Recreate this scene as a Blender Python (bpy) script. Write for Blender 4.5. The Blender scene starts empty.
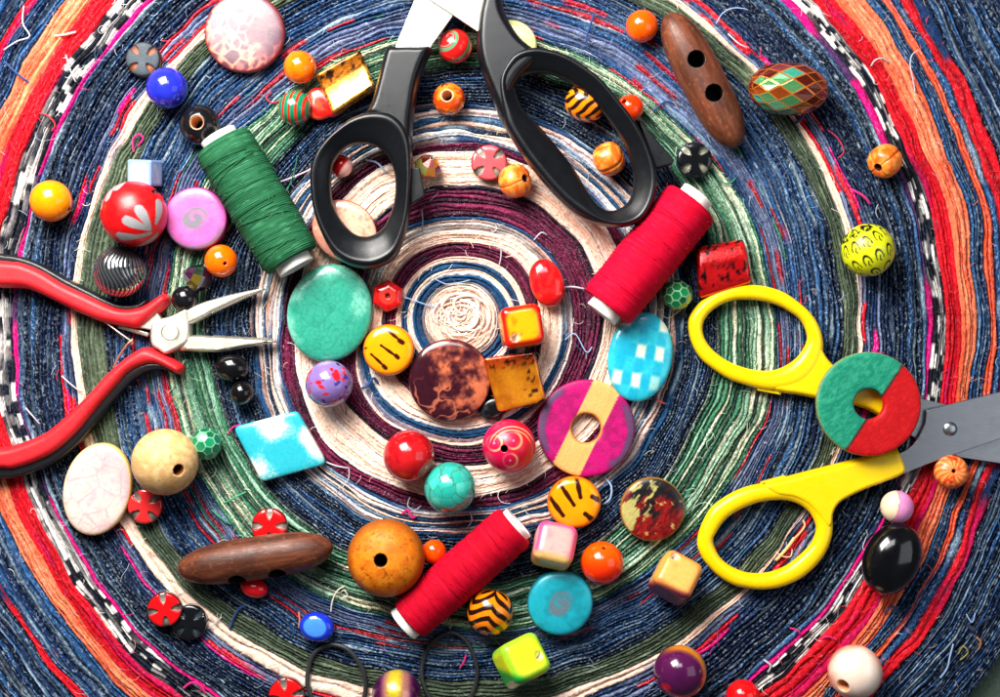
import bpy, bmesh, math, random
import numpy as np
from mathutils import Matrix, Vector

# ---------------------------------------------------------------- units
# 1 unit of "u" = 0.35 mm.  Rug top lies at z = RT (u) above the table cloth.
S = 0.00035
RT = 16.0
HC = 1500.0            # camera height over the rug top (u)
CX, CY = 500.0, 348.5

sc = bpy.context.scene
COL = sc.collection
rng = np.random.default_rng(7)
random.seed(5)

def at(px, py, z=0.0):
    """point of the photograph -> real place (u) at height z over the rug"""
    k = (HC - z) / HC
    return np.array([(px - CX) * k, (CY - py) * k, RT + z])

def lin(c):
    """sRGB 0..255 -> linear"""
    c = np.asarray(c, float) / 255.0
    return np.where(c <= 0.04045, c / 12.92, ((c + 0.055) / 1.055) ** 2.4)

def mixc(a, b, t):
    a = np.asarray(a, float); b = np.asarray(b, float); t = np.asarray(t, float)
    if t.ndim: t = t[..., None]
    return a * (1 - t) + b * t

def sstep(a, b, x):
    t = np.clip((np.asarray(x, float) - a) / (b - a), 0, 1)
    return t * t * (3 - 2 * t)

# ---------------------------------------------------------------- numpy noise
def _hash(ix, iy, iz, seed):
    h = (ix.astype(np.int64) * 374761393 + iy.astype(np.int64) * 668265263 + iz.astype(np.int64) * 2147483647 + seed * 974711) & 0xFFFFFFFF
    h = ((h ^ (h >> 13)) * 1274126177) & 0xFFFFFFFF
    h = ((h ^ (h >> 16)) * 2246822519) & 0xFFFFFFFF
    return ((h ^ (h >> 15)) & 0xFFFFFF) / float(0xFFFFFF)

def vnoise(P, f, seed=0):
    P = np.asarray(P, float) * f + 137.31
    i = np.floor(P); fr = P - i; i = i.astype(np.int64)
    w = fr * fr * (3 - 2 * fr)
    out = 0
    for dx in (0, 1):
        for dy in (0, 1):
            for dz in (0, 1):
                ww = (w[:, 0] if dx else 1 - w[:, 0]) * (w[:, 1] if dy else 1 - w[:, 1]) * (w[:, 2] if dz else 1 - w[:, 2])
                out = out + ww * _hash(i[:, 0] + dx, i[:, 1] + dy, i[:, 2] + dz, seed)
    return out

def fbm(P, f, seed=0, o=3):
    s = 0; a = 0.5; t = 0
    for k in range(o):
        s = s + a * vnoise(P, f * 2 ** k, seed + k); t += a; a *= 0.5
    return s / t

def crackle(P, n, seed=0, flat=False):
    """distance to the borders of random cells (0 on the vein)"""
    r = np.random.default_rng(seed)
    q = r.uniform(-1.15, 1.15, (n, 3)) * (np.array([1, 1, 0]) if flat else 1)
    wob = (np.stack([vnoise(P, 4, seed + 5), vnoise(P, 4, seed + 6), vnoise(P, 4, seed + 7)], 1) - .5) * (.05 if flat else .16)
    Q = P + wob
    out = np.empty(len(P)); ids = np.empty(len(P), int)
    for a in range(0, len(P), 4000):
        d = np.linalg.norm(Q[a:a + 4000, None, :] - q[None], axis=2)
        o = np.argpartition(d, 1, axis=1)[:, :2]
        dd = np.take_along_axis(d, o, 1)
        sw = dd[:, 0] > dd[:, 1]
        out[a:a + 4000] = np.abs(dd[:, 1] - dd[:, 0])
        ids[a:a + 4000] = np.where(sw, o[:, 1], o[:, 0])
    return out, ids

# ---------------------------------------------------------------- materials
def new_mat(name):
    m = bpy.data.materials.new(name); m.use_nodes = True
    nt = m.node_tree; nt.nodes.clear()
    out = nt.nodes.new('ShaderNodeOutputMaterial')
    b = nt.nodes.new('ShaderNodeBsdfPrincipled')
    nt.links.new(b.outputs[0], out.inputs[0])
    return m, nt, b

def attr_mat(name, rough=0.15, coat=0.0, metal=0.0, var=0.12, nscale=900, bump=0.0, bscale=3000, rvar=0.08, spec=0.5,
             sheen=0.0, sss=0.0, trans=0.0, stretch=None, coatrough=0.05, smear=True):
    m, nt, b = new_mat(name)
    L = nt.links; N = nt.nodes.new
    at_ = N('ShaderNodeAttribute'); at_.attribute_name = 'Col'
    tc = N('ShaderNodeTexCoord'); mp = N('ShaderNodeMapping')
    L.new(tc.outputs['Object'], mp.inputs['Vector'])
    if stretch: mp.inputs['Scale'].default_value = stretch
    n1 = N('ShaderNodeTexNoise'); n1.inputs['Scale'].default_value = nscale; n1.inputs['Detail'].default_value = 5
    L.new(mp.outputs[0], n1.inputs['Vector'])
    mr = N('ShaderNodeMapRange'); mr.inputs['From Min'].default_value = 0.25; mr.inputs['From Max'].default_value = 0.75
    mr.inputs['To Min'].default_value = 1 - var; mr.inputs['To Max'].default_value = 1 + var
    L.new(n1.outputs['Fac'], mr.inputs['Value'])
    mx = N('ShaderNodeVectorMath'); mx.operation = 'SCALE'
    L.new(at_.outputs['Color'], mx.inputs[0]); L.new(mr.outputs[0], mx.inputs['Scale'])
    L.new(mx.outputs[0], b.inputs['Base Color'])
    n2 = N('ShaderNodeTexNoise'); n2.inputs['Scale'].default_value = 260; n2.inputs['Detail'].default_value = 6
    n2.inputs['Roughness'].default_value = 0.7
    L.new(tc.outputs['Object'], n2.inputs['Vector'])
    r2 = N('ShaderNodeMapRange'); r2.inputs['From Min'].default_value = 0.3; r2.inputs['From Max'].default_value = 0.7
    r2.inputs['To Min'].default_value = max(0.02, rough - rvar); r2.inputs['To Max'].default_value = rough + rvar
    L.new(n2.outputs['Fac'], r2.inputs['Value']); L.new(r2.outputs[0], b.inputs['Roughness'])
    b.inputs['Metallic'].default_value = metal
    b.inputs['Coat Weight'].default_value = coat; b.inputs['Coat Roughness'].default_value = coatrough
    b.inputs['Specular IOR Level'].default_value = spec
    b.inputs['Sheen Weight'].default_value = sheen
    if sss:
        b.inputs['Subsurface Weight'].default_value = sss
        b.inputs['Subsurface Radius'].default_value = (1, .5, .3); b.inputs['Subsurface Scale'].default_value = 0.0012
    b.inputs['Transmission Weight'].default_value = trans
    if bump:
        bp = N('ShaderNodeBump'); bp.inputs['Strength'].default_value = bump; bp.inputs['Distance'].default_value = 0.0004
        n3 = N('ShaderNodeTexNoise'); n3.inputs['Scale'].default_value = bscale; n3.inputs['Detail'].default_value = 4
        L.new(mp.outputs[0], n3.inputs['Vector']); L.new(n3.outputs['Fac'], bp.inputs['Height'])
        L.new(bp.outputs[0], b.inputs['Normal'])
    return m

MAT = {}
MAT['gloss'] = attr_mat('glossy_glass_paint', 0.15, coat=0.3, var=0.06, bump=0.03, bscale=500, rvar=0.05)
MAT['stone'] = attr_mat('polished_stone', 0.22, coat=0.25, var=0.12, bump=0.10, bscale=1500)
MAT['satin'] = attr_mat('satin_lacquer', 0.34, coat=0.1, var=0.10, bump=0.12, bscale=2500, rvar=0.1)
MAT['wood'] = attr_mat('dyed_wood', 0.52, spec=0.25, var=0.16, bump=0.25, bscale=1800, rvar=0.12, nscale=1500)
MAT['brownwood'] = attr_mat('brown_polished_wood', 0.46, spec=0.35, var=0.22, bump=0.3, bscale=1500, rvar=0.12, nscale=700, stretch=(1, 1, .16))
MAT['thread'] = attr_mat('sewing_thread', 0.75, var=0.14, bump=0.3, bscale=5000, sheen=0.0, nscale=2500, spec=0.10)
MAT['plastic'] = attr_mat('white_plastic', 0.38, var=0.04, sss=0.15)
MAT['yellow'] = attr_mat('yellow_plastic', 0.30, var=0.04, bump=0.07, bscale=1800, rvar=0.12, sss=0.1)
MAT['black'] = attr_mat('black_plastic', 0.31, var=0.12, bump=0.09, bscale=7500, rvar=0.05, spec=0.45)
MAT['grip'] = attr_mat('red_rubber_grip', 0.48, var=0.10, bump=0.2, bscale=3500, rvar=0.1)
MAT['steel'] = attr_mat('brushed_steel', 0.34, metal=1.0, var=0.07, bump=0.10, bscale=3500, rvar=0.06, nscale=3500, stretch=(.06, 1, 1))
MAT['nickel'] = attr_mat('satin_nickel', 0.42, metal=0.85, var=0.08, bump=0.06, bscale=2500, rvar=0.1)
MAT['chrome'] = attr_mat('dark_chrome', 0.10, metal=0.9, var=0.1, rvar=0.04)
MAT['gold'] = attr_mat('gold_leaf', 0.30, metal=0.75, coat=0.3, var=0.16, bump=0.2, bscale=1100, rvar=0.1)
MAT['foil'] = attr_mat('foil_under_glaze', 0.20, metal=0.45, coat=0.5, var=0.16, bump=0.22, bscale=1100)
MAT['pearl'] = attr_mat('pearl', 0.26, coat=0.8, coatrough=.22, var=0.04, sss=0.1, rvar=0.05)
MAT['rubber'] = attr_mat('black_rubber_cord', 0.36, var=0.2, bump=0.3, bscale=4000)
MAT['fibre'] = attr_mat('loose_fibre', 0.8, var=0.2, sheen=0.2, spec=0.15, nscale=2500)

# ---------------------------------------------------------------- mesh collector
class MB:
    def __init__(s): s.v = []; s.f = []; s.c = []; s.n = 0; s.flat = []
    def add(s, V, F, C, flat=False):
        V = np.asarray(V, float); C = np.asarray(C, float)
        if C.ndim == 1: C = np.tile(C, (len(V), 1))
        s.v.append(V); s.c.append(C)
        for f in F: s.f.append([int(i) + s.n for i in f])
        s.flat += [flat] * len(F)
        s.n += len(V)
        return s
    def build(s, name, mat, parent=None, M=None, loc=None):
        V = np.concatenate(s.v); Cc = np.concatenate(s.c)
        if M is not None: V = V @ np.asarray(M).T
        me = bpy.data.meshes.new(name)
        me.from_pydata((V * S).tolist(), [], s.f)
        a = me.color_attributes.new('Col', 'FLOAT_COLOR', 'POINT')
        a.data.foreach_set('color', np.concatenate([Cc, np.ones((len(Cc), 1))], 1).astype(np.float32).ravel())
        me.polygons.foreach_set('use_smooth', np.array([not f for f in s.flat], dtype=bool))
        me.update()
        bm = bmesh.new(); bm.from_mesh(me); bmesh.ops.recalc_face_normals(bm, faces=bm.faces); bm.to_mesh(me); bm.free()
        me.materials.append(MAT[mat])
        o = bpy.data.objects.new(name, me); COL.objects.link(o)
        if parent is not None: o.parent = parent
        if loc is not None: o.location = Vector(np.asarray(loc) * S)
        return o

def tag(o, label=None, cat=None, group=None, kind=None):
    if label: o['label'] = label
    if cat: o['category'] = cat
    if group: o['group'] = group
    if kind: o['kind'] = kind
    return o

def empty(name, loc, label, cat, group=None):
    o = bpy.data.objects.new(name, None); COL.objects.link(o); o.empty_display_size = 0.01
    o.location = Vector(np.asarray(loc) * S)
    return tag(o, label, cat, group)

# ---------------------------------------------------------------- shapes (return V, F)
def resample(pts, step, closed=False):
    P = np.asarray(pts, float)
    if closed: P = np.vstack([P, P[:1]])
    d = np.r_[0, np.cumsum(np.linalg.norm(np.diff(P, axis=0), axis=1))]
    n = max(2, int(round(d[-1] / step)))
    t = np.linspace(0, d[-1], n + 1)
    Q = np.stack([np.interp(t, d, P[:, k]) for k in range(P.shape[1])], 1)
    return Q[:-1] if closed else Q

def catmull(pts, n=8, closed=True):
    P = np.asarray(pts, float); m = len(P); out = []
    rngi = range(m) if closed else range(m - 1)
    g = (lambda i: P[i % m]) if closed else (lambda i: P[min(max(i, 0), m - 1)])
    for i in rngi:
        p0, p1, p2, p3 = g(i - 1), g(i), g(i + 1), g(i + 2)
        for k in range(n):
            t = k / n
            out.append(0.5 * (2 * p1 + (p2 - p0) * t + (2 * p0 - 5 * p1 + 4 * p2 - p3) * t * t + (3 * p1 - p0 - 3 * p2 + p3) * t ** 3))
    if not closed: out.append(P[-1])
    return np.array(out)

def grid_faces(nr, ns, wrap=True, base=0):
    F = []
    m = ns if wrap else ns - 1
    for i in range(nr - 1):
        a = base + i * ns; b = a + ns
        for j in range(m):
            k = (j + 1) % ns
            F.append((a + j, a + k, b + k, b + j))
    return F

def lathe(prof, nseg=64, shape=None, closed=False):
    """profile (r, z) from bottom to top round z; r == 0 ends close to a pole"""
    prof = np.asarray(prof, float)
    ph = np.arange(nseg) * 2 * math.pi / nseg
    m = np.ones(nseg) if shape is None else shape(ph)
    V = []; F = []; lo = 0; hi = len(prof)
    p0 = prof[0, 0] < 1e-6; p1 = prof[-1, 0] < 1e-6
    ring = prof[(1 if p0 else 0):(len(prof) - 1 if p1 else len(prof))]
    V = np.concatenate([np.stack([r * m * np.cos(ph), r * m * np.sin(ph), np.full(nseg, z)], 1) for r, z in ring])
    nr = len(ring); F = grid_faces(nr, nseg)
    if closed:
        a = (nr - 1) * nseg
        F += [(a + j, a + (j + 1) % nseg, (j + 1) % nseg, j) for j in range(nseg)]
    n = len(V)
    if p0:
        V = np.vstack([V, [[0, 0, prof[0, 1]]]]); F += [(n, (j + 1) % nseg, j) for j in range(nseg)]; n += 1
    if p1:
        V = np.vstack([V, [[0, 0, prof[-1, 1]]]]); a = (nr - 1) * nseg; F += [(n, a + j, a + (j + 1) % nseg) for j in range(nseg)]
    return V, F

def frame_from_axis(ax, spin=0.0):
    z = np.asarray(ax, float); z = z / np.linalg.norm(z)
    h = np.array([0, 0, 1.0]) if abs(z[2]) < 0.9 else np.array([0, 1.0, 0])
    x = np.cross(h, z); x /= np.linalg.norm(x); y = np.cross(z, x)
    c, s = math.cos(spin), math.sin(spin)
    return np.stack([x * c + y * s, -x * s + y * c, z], 1)

def rotz(a):
    a = math.radians(a); c, s = math.cos(a), math.sin(a)
    return np.array([[c, -s, 0], [s, c, 0], [0, 0, 1.0]])
def rotx(a):
    a = math.radians(a); c, s = math.cos(a), math.sin(a)
    return np.array([[1.0, 0, 0], [0, c, -s], [0, s, c]])
def roty(a):
    a = math.radians(a); c, s = math.cos(a), math.sin(a)
    return np.array([[c, 0, s], [0, 1.0, 0], [-s, 0, c]])

def rounded_box(hx, hy, hz, rad, n=14):
    lin_ = np.linspace(-1, 1, n + 1)
    # denser towards the edges
    lin_ = np.sign(lin_) * np.abs(lin_) ** 0.8
    V = []; F = []; b = 0
    for ax in range(3):
        for sg in (-1, 1):
            A, B = np.meshgrid(lin_, lin_, indexing='ij')
            p = np.zeros((n + 1, n + 1, 3)); p[..., ax] = sg; p[..., (ax + 1) % 3] = A; p[..., (ax + 2) % 3] = B
            V.append(p.reshape(-1, 3))
            for i in range(n):
                for j in range(n):
                    q = (b + i * (n + 1) + j, b + (i + 1) * (n + 1) + j, b + (i + 1) * (n + 1) + j + 1, b + i * (n + 1) + j + 1)
                    F.append(q if sg > 0 else q[::-1])
            b += (n + 1) ** 2
    V = np.concatenate(V) * np.array([hx, hy, hz])
    inner = np.clip(V, -np.array([hx, hy, hz]) + rad, np.array([hx, hy, hz]) - rad)
    d = V - inner; l = np.linalg.norm(d, axis=1, keepdims=True)
    V = inner + np.where(l > 1e-9, d / np.maximum(l, 1e-9) * rad, 0)
    # weld
    key = np.round(V, 4); u, idx = np.unique(key, axis=0, return_inverse=True)
    idx = np.asarray(idx).ravel()
    F2 = []
    for f in F:
        g = [int(idx[i]) for i in f]
        h = [x for k, x in enumerate(g) if x != g[k - 1]]
        if len(set(h)) >= 3: F2.append(tuple(h))
    return u, F2

def offset_poly(P, d):
    """inset a closed outline (counter-clockwise or not) by d towards the inside"""
    P = np.asarray(P, float)
    A = 0.5 * np.sum(P[:, 0] * np.roll(P[:, 1], -1) - np.roll(P[:, 0], -1) * P[:, 1])
    t = np.roll(P, -1, 0) - np.roll(P, 1, 0); t /= np.maximum(np.linalg.norm(t, axis=1, keepdims=True), 1e-9)
    nrm = np.stack([-t[:, 1], t[:, 0]], 1) * (1 if A > 0 else -1)
    return P + nrm * d

def prism(poly, z0, z1, bev=2.0, step=2.0, k=4, dome=0.0):
    """solid from an outline with rounded edges (outline in u, x right / y up)"""
    P = resample(poly, step, closed=True)
    n = len(P); V = []; prof = []
    for i in range(k + 1):
        a = math.pi / 2 * i / k
        prof.append((bev * (1 - math.sin(a)), z0 + bev * (1 - math.cos(a))))
    for i in range(k + 1):
        a = math.pi / 2 * i / k
        prof.append((bev * (1 - math.cos(a)), z1 - bev * (1 - math.sin(a))))
    prof = [(bev + min(.6, bev * .3 + .2), z0)] + prof + [(bev + min(.6, bev * .3 + .2), z1)]
    for d, z in prof:
        Q = offset_poly(P, d); V.append(np.column_stack([Q, np.full(n, z)]))
    V = np.concatenate(V); nr = len(prof)
    F = grid_faces(nr, n) + [tuple(range(n))[::-1], tuple(range((nr - 1) * n, nr * n))]
    return V, F

def puff(poly, z0, z1, w=5.0, step=1.4, under=.35, pw=.5):
    """solid cushion over an outline: the top swells from the edge over a width w, the underside stays flat"""
    from mathutils.geometry import delaunay_2d_cdt
    P = resample(poly, step, closed=True); n = len(P)
    lo, hi = P.min(0), P.max(0); g = step * 1.15
    A, B = np.meshgrid(np.arange(lo[0], hi[0], g), np.arange(lo[1], hi[1], g), indexing='ij'); G = np.stack([A.ravel(), B.ravel()], 1)
    G[:, 0] += (np.arange(len(G)) % 2) * g * .01
    a, b = P, np.roll(P, -1, 0)
    def dist(Q):
        d = np.full(len(Q), 1e9)
        for i in range(n):
            e = b[i] - a[i]; t = np.clip(((Q - a[i]) @ e) / max(e @ e, 1e-12), 0, 1); d = np.minimum(d, np.linalg.norm(Q - (a[i] + t[:, None] * e), axis=1))
        return d
    def inside(Q):
        c = np.zeros(len(Q), bool)
        for i in range(n):
            k = ((a[i][1] > Q[:, 1]) != (b[i][1] > Q[:, 1])); 
            if a[i][1] != b[i][1]: c ^= k & (Q[:, 0] < (b[i][0] - a[i][0]) * (Q[:, 1] - a[i][1]) / (b[i][1] - a[i][1]) + a[i][0])
        return c
    G = G[inside(G)]; G = G[dist(G) > step * .45]
    # rings close to the edge keep the rounding smooth
    pts = [Vector((float(x), float(y))) for x, y in np.vstack([P, G])]
    r = delaunay_2d_cdt(pts, [], [list(range(n))], 1, 1e-6)
    Q = np.array([[v.x, v.y] for v in r[0]]); T = [list(f) for f in r[2]]
    d = dist(Q); u = np.clip(d / w, 0, 1); zm = z0 + (z1 - z0) * under
    zt = zm + (z1 - zm) * (1 - (1 - u) ** 2) ** pw; zt[d < 1e-4] = zm
    m = len(Q); V = np.vstack([np.column_stack([Q, zt]), np.column_stack([Q, np.full(m, z0)])])
    F = [tuple(t) for t in T] + [tuple(x + m for x in t[::-1]) for t in T]
    cnt = {}
    for t in T:
        for i in range(len(t)):
            e = (t[i], t[(i + 1) % len(t)]); cnt[tuple(sorted(e))] = None if tuple(sorted(e)) in cnt else e
    F += [(e[1], e[0], e[0] + m, e[1] + m) for e in cnt.values() if e]
    return V, F

def ring_between(outer, inner, prof, z0, h, n=140, center=None):
    """closed loop whose section runs between two outlines; prof = [(t, zfrac)...] closed"""
    O = np.asarray(outer, float); I = np.asarray(inner, float)
    c = I.mean(0) if center is None else np.asarray(center, float)
    def polar(P):
        P = resample(P, 0.5, closed=True)
        a = np.arctan2(P[:, 1] - c[1], P[:, 0] - c[0]); o = np.argsort(a); P = P[o]; a = a[o]
        t = np.linspace(-math.pi, math.pi, n, endpoint=False)
        aa = np.r_[a - 2 * math.pi, a, a + 2 * math.pi]
        return np.stack([np.interp(t, aa, np.tile(P[:, k], 3)) for k in (0, 1)], 1)
    Po, Pi = polar(O), polar(I)
    V = np.concatenate([np.column_stack([Po * (1 - t) + Pi * t, np.full(n, z0 + zf * h)]) for t, zf in prof])
    nr = len(prof); F = grid_faces(nr, n)
    a = (nr - 1) * n
    F += [(a + j, a + (j + 1) % n, (j + 1) % n, j) for j in range(n)]
    return V, F

def tube(path, rad, ns=8, closed=False):
    P = np.asarray(path, float); n = len(P)
    rad = np.full(n, rad) if np.isscalar(rad) else np.asarray(rad, float)
    T = (np.roll(P, -1, 0) - np.roll(P, 1, 0)) if closed else np.gradient(P, axis=0)
    T /= np.maximum(np.linalg.norm(T, axis=1, keepdims=True), 1e-9)
    up = np.array([0.05, 0.03, 1.0])
    A = np.cross(T, up); A /= np.maximum(np.linalg.norm(A, axis=1, keepdims=True), 1e-9); B = np.cross(A, T)
    ph = np.arange(ns) * 2 * math.pi / ns
    V = (P[:, None, :] + rad[:, None, None] * (np.cos(ph)[None, :, None] * A[:, None, :] + np.sin(ph)[None, :, None] * B[:, None, :])).reshape(-1, 3)
    F = grid_faces(n, ns)
    if closed:
        a = (n - 1) * ns; F += [(a + j, a + (j + 1) % ns, (j + 1) % ns, j) for j in range(ns)]
    else:
        F += [tuple(range(ns))[::-1], tuple(range((n - 1) * ns, n * ns))]
    return V, F

def px(poly, z=0.0):
    """outline given in photograph points -> real outline (x, y) in u at height z"""
    return np.array([at(a, b, z)[:2] for a, b in poly])
# ================================================================ the rug
NT = 2400
TH = np.arange(NT) * 2 * math.pi / NT
RC = at(461, 314)[:2]

def n1(L, r, lo=0.0, hi=1.0):
    m = max(5, int(2 * math.pi * r / L))
    v = rng.random(m); x = TH / (2 * math.pi) * m + rng.random() * m
    i = np.floor(x).astype(int); f = x - i; f = f * f * (3 - 2 * f)
    return lo + (hi - lo) * (v[i % m] * (1 - f) + v[(i + 1) % m] * f)

def per(vals):
    """radii at E NE N NW W SW S SE -> smooth closed curve"""
    v = np.asarray(vals, float); x = TH / (2 * math.pi) * 8
    i = np.floor(x).astype(int); t = x - i
    p0, p1, p2, p3 = v[(i - 1) % 8], v[i % 8], v[(i + 1) % 8], v[(i + 2) % 8]
    return 0.5 * (2 * p1 + (p2 - p0) * t + (2 * p0 - 5 * p1 + 4 * p2 - p3) * t * t + (3 * p1 - p0 - 3 * p2 + p3) * t ** 3)

# name, outer radius at E NE N NW W SW S SE, strip width
BANDS = [
 ('core',   [35, 31, 29, 31, 34, 37, 40, 38], 3.2),
 ('brown',  [40, 35.5, 32.5, 35, 38.5, 42, 45, 43], 2.6),
 ('blue',   [50, 44, 40, 44, 48.5, 52, 55, 53], 4.6),
 ('cream',  [56, 50, 45, 49, 54, 58, 62, 60], 2.9),
 ('blue',   [62, 58, 53, 56, 60, 66, 72, 70], 4.6),
 ('cream',  [67, 64, 58, 61, 65, 72, 78, 77], 2.9),
 ('maroon', [79, 79, 72, 76, 79, 90, 98, 94], 4.0),
 ('cream',  [101, 93, 85, 90, 91, 113, 117, 110], 3.0),
 ('bluebr', [114, 107, 99, 104, 103, 127, 131, 123], 3.6),
 ('maroon', [142, 137, 130, 128, 133, 146, 152, 145], 3.9),
 ('cream',  [172, 168, 164, 167, 166, 186, 183, 177], 3.1),
 ('maroon', [182, 176, 171, 178, 181, 199, 196, 191], 3.9),
 ('mix',    [228, 211, 215, 211, 212, 228, 227, 231], 3.7),
 ('denimA', [258, 255, 248, 242, 255, 260, 268, 262], 3.1),
 ('green',  [316, 290, 285, 284, 298, 311, 315, 319], 3.2),
 ('lilac',  [345, 337, 330, 326, 328, 340, 343, 350], 3.1),
 ('denimB', [382, 361, 357, 359, 356, 371, 369, 377], 3.8),
 ('olive',  [396, 378, 374, 376, 385, 390, 390, 396], 3.4),
 ('cream4', [401, 384, 381, 385, 390, 405, 407, 400], 4.0),
 ('magmix', [421, 403, 400, 401, 403, 421, 425, 422], 3.3),
 ('denimC', [466, 449, 445, 441, 446, 451, 462, 467], 4.0),
 ('magenta',[471, 455, 451, 447, 450, 456, 466, 471], 3.5),
 ('check',  [484, 469, 468, 467, 468, 474, 484, 485], 3.2),
 ('red',    [500, 488, 486, 486, 485, 489, 502, 511], 4.2),
 ('orange', [516, 512, 508, 506, 505, 504, 517, 527], 4.2),
 ('denimD', [530, 523, 520, 519, 525, 530, 532, 534], 3.6),
 ('orange2',[537, 531, 526, 523, 530, 534, 537, 541], 3.6),
 ('denimE', [546, 540, 530, 525, 532, 536, 541, 552], 4.2),
 ('red2',   [560, 558, 539, 534, 538, 542, 549, 565], 4.2),
 ('denimF', [646, 660, 655, 650, 650, 650, 648, 634], 3.9),
]
PAL = {k: lin(v) for k, v in dict(
 navy=(20, 42, 80), navy2=(12, 23, 46), mid=(38, 82, 132), blue=(28, 80, 124), pale=(172, 198, 216), white=(238, 234, 228),
 cream=(254, 220, 200), cream2=(246, 200, 178), tan=(232, 176, 148), brown=(122, 92, 82), grey=(150, 142, 145), pinkw=(232, 205, 200),
 maroon=(120, 24, 66), maroon2=(62, 12, 38), plum=(34, 12, 28), pink=(196, 70, 120),
 green=(62, 126, 90), green2=(34, 82, 60), dkgreen=(28, 42, 38), mint=(168, 206, 180), straw=(228, 216, 184),
 lilac=(112, 124, 160), lilac2=(158, 168, 194), red=(226, 20, 38), red2=(176, 8, 24), magenta=(232, 10, 124), magenta2=(170, 4, 90),
 olive=(84, 98, 76), olive2=(46, 56, 44), olive3=(128, 140, 112), black=(24, 26, 36), orange=(248, 104, 66), orange2=(255, 146, 104), orange3=(214, 70, 40),
).items()}
def pick(*names): return PAL[names[int(rng.integers(len(names)))]]

def denim(r, base, base2, light, amt=.5):
    c = mixc(base, base2, n1(70, r)[:, ])
    return mixc(c, light, sstep(.62, .95, n1(34, r)) * amt)

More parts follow.
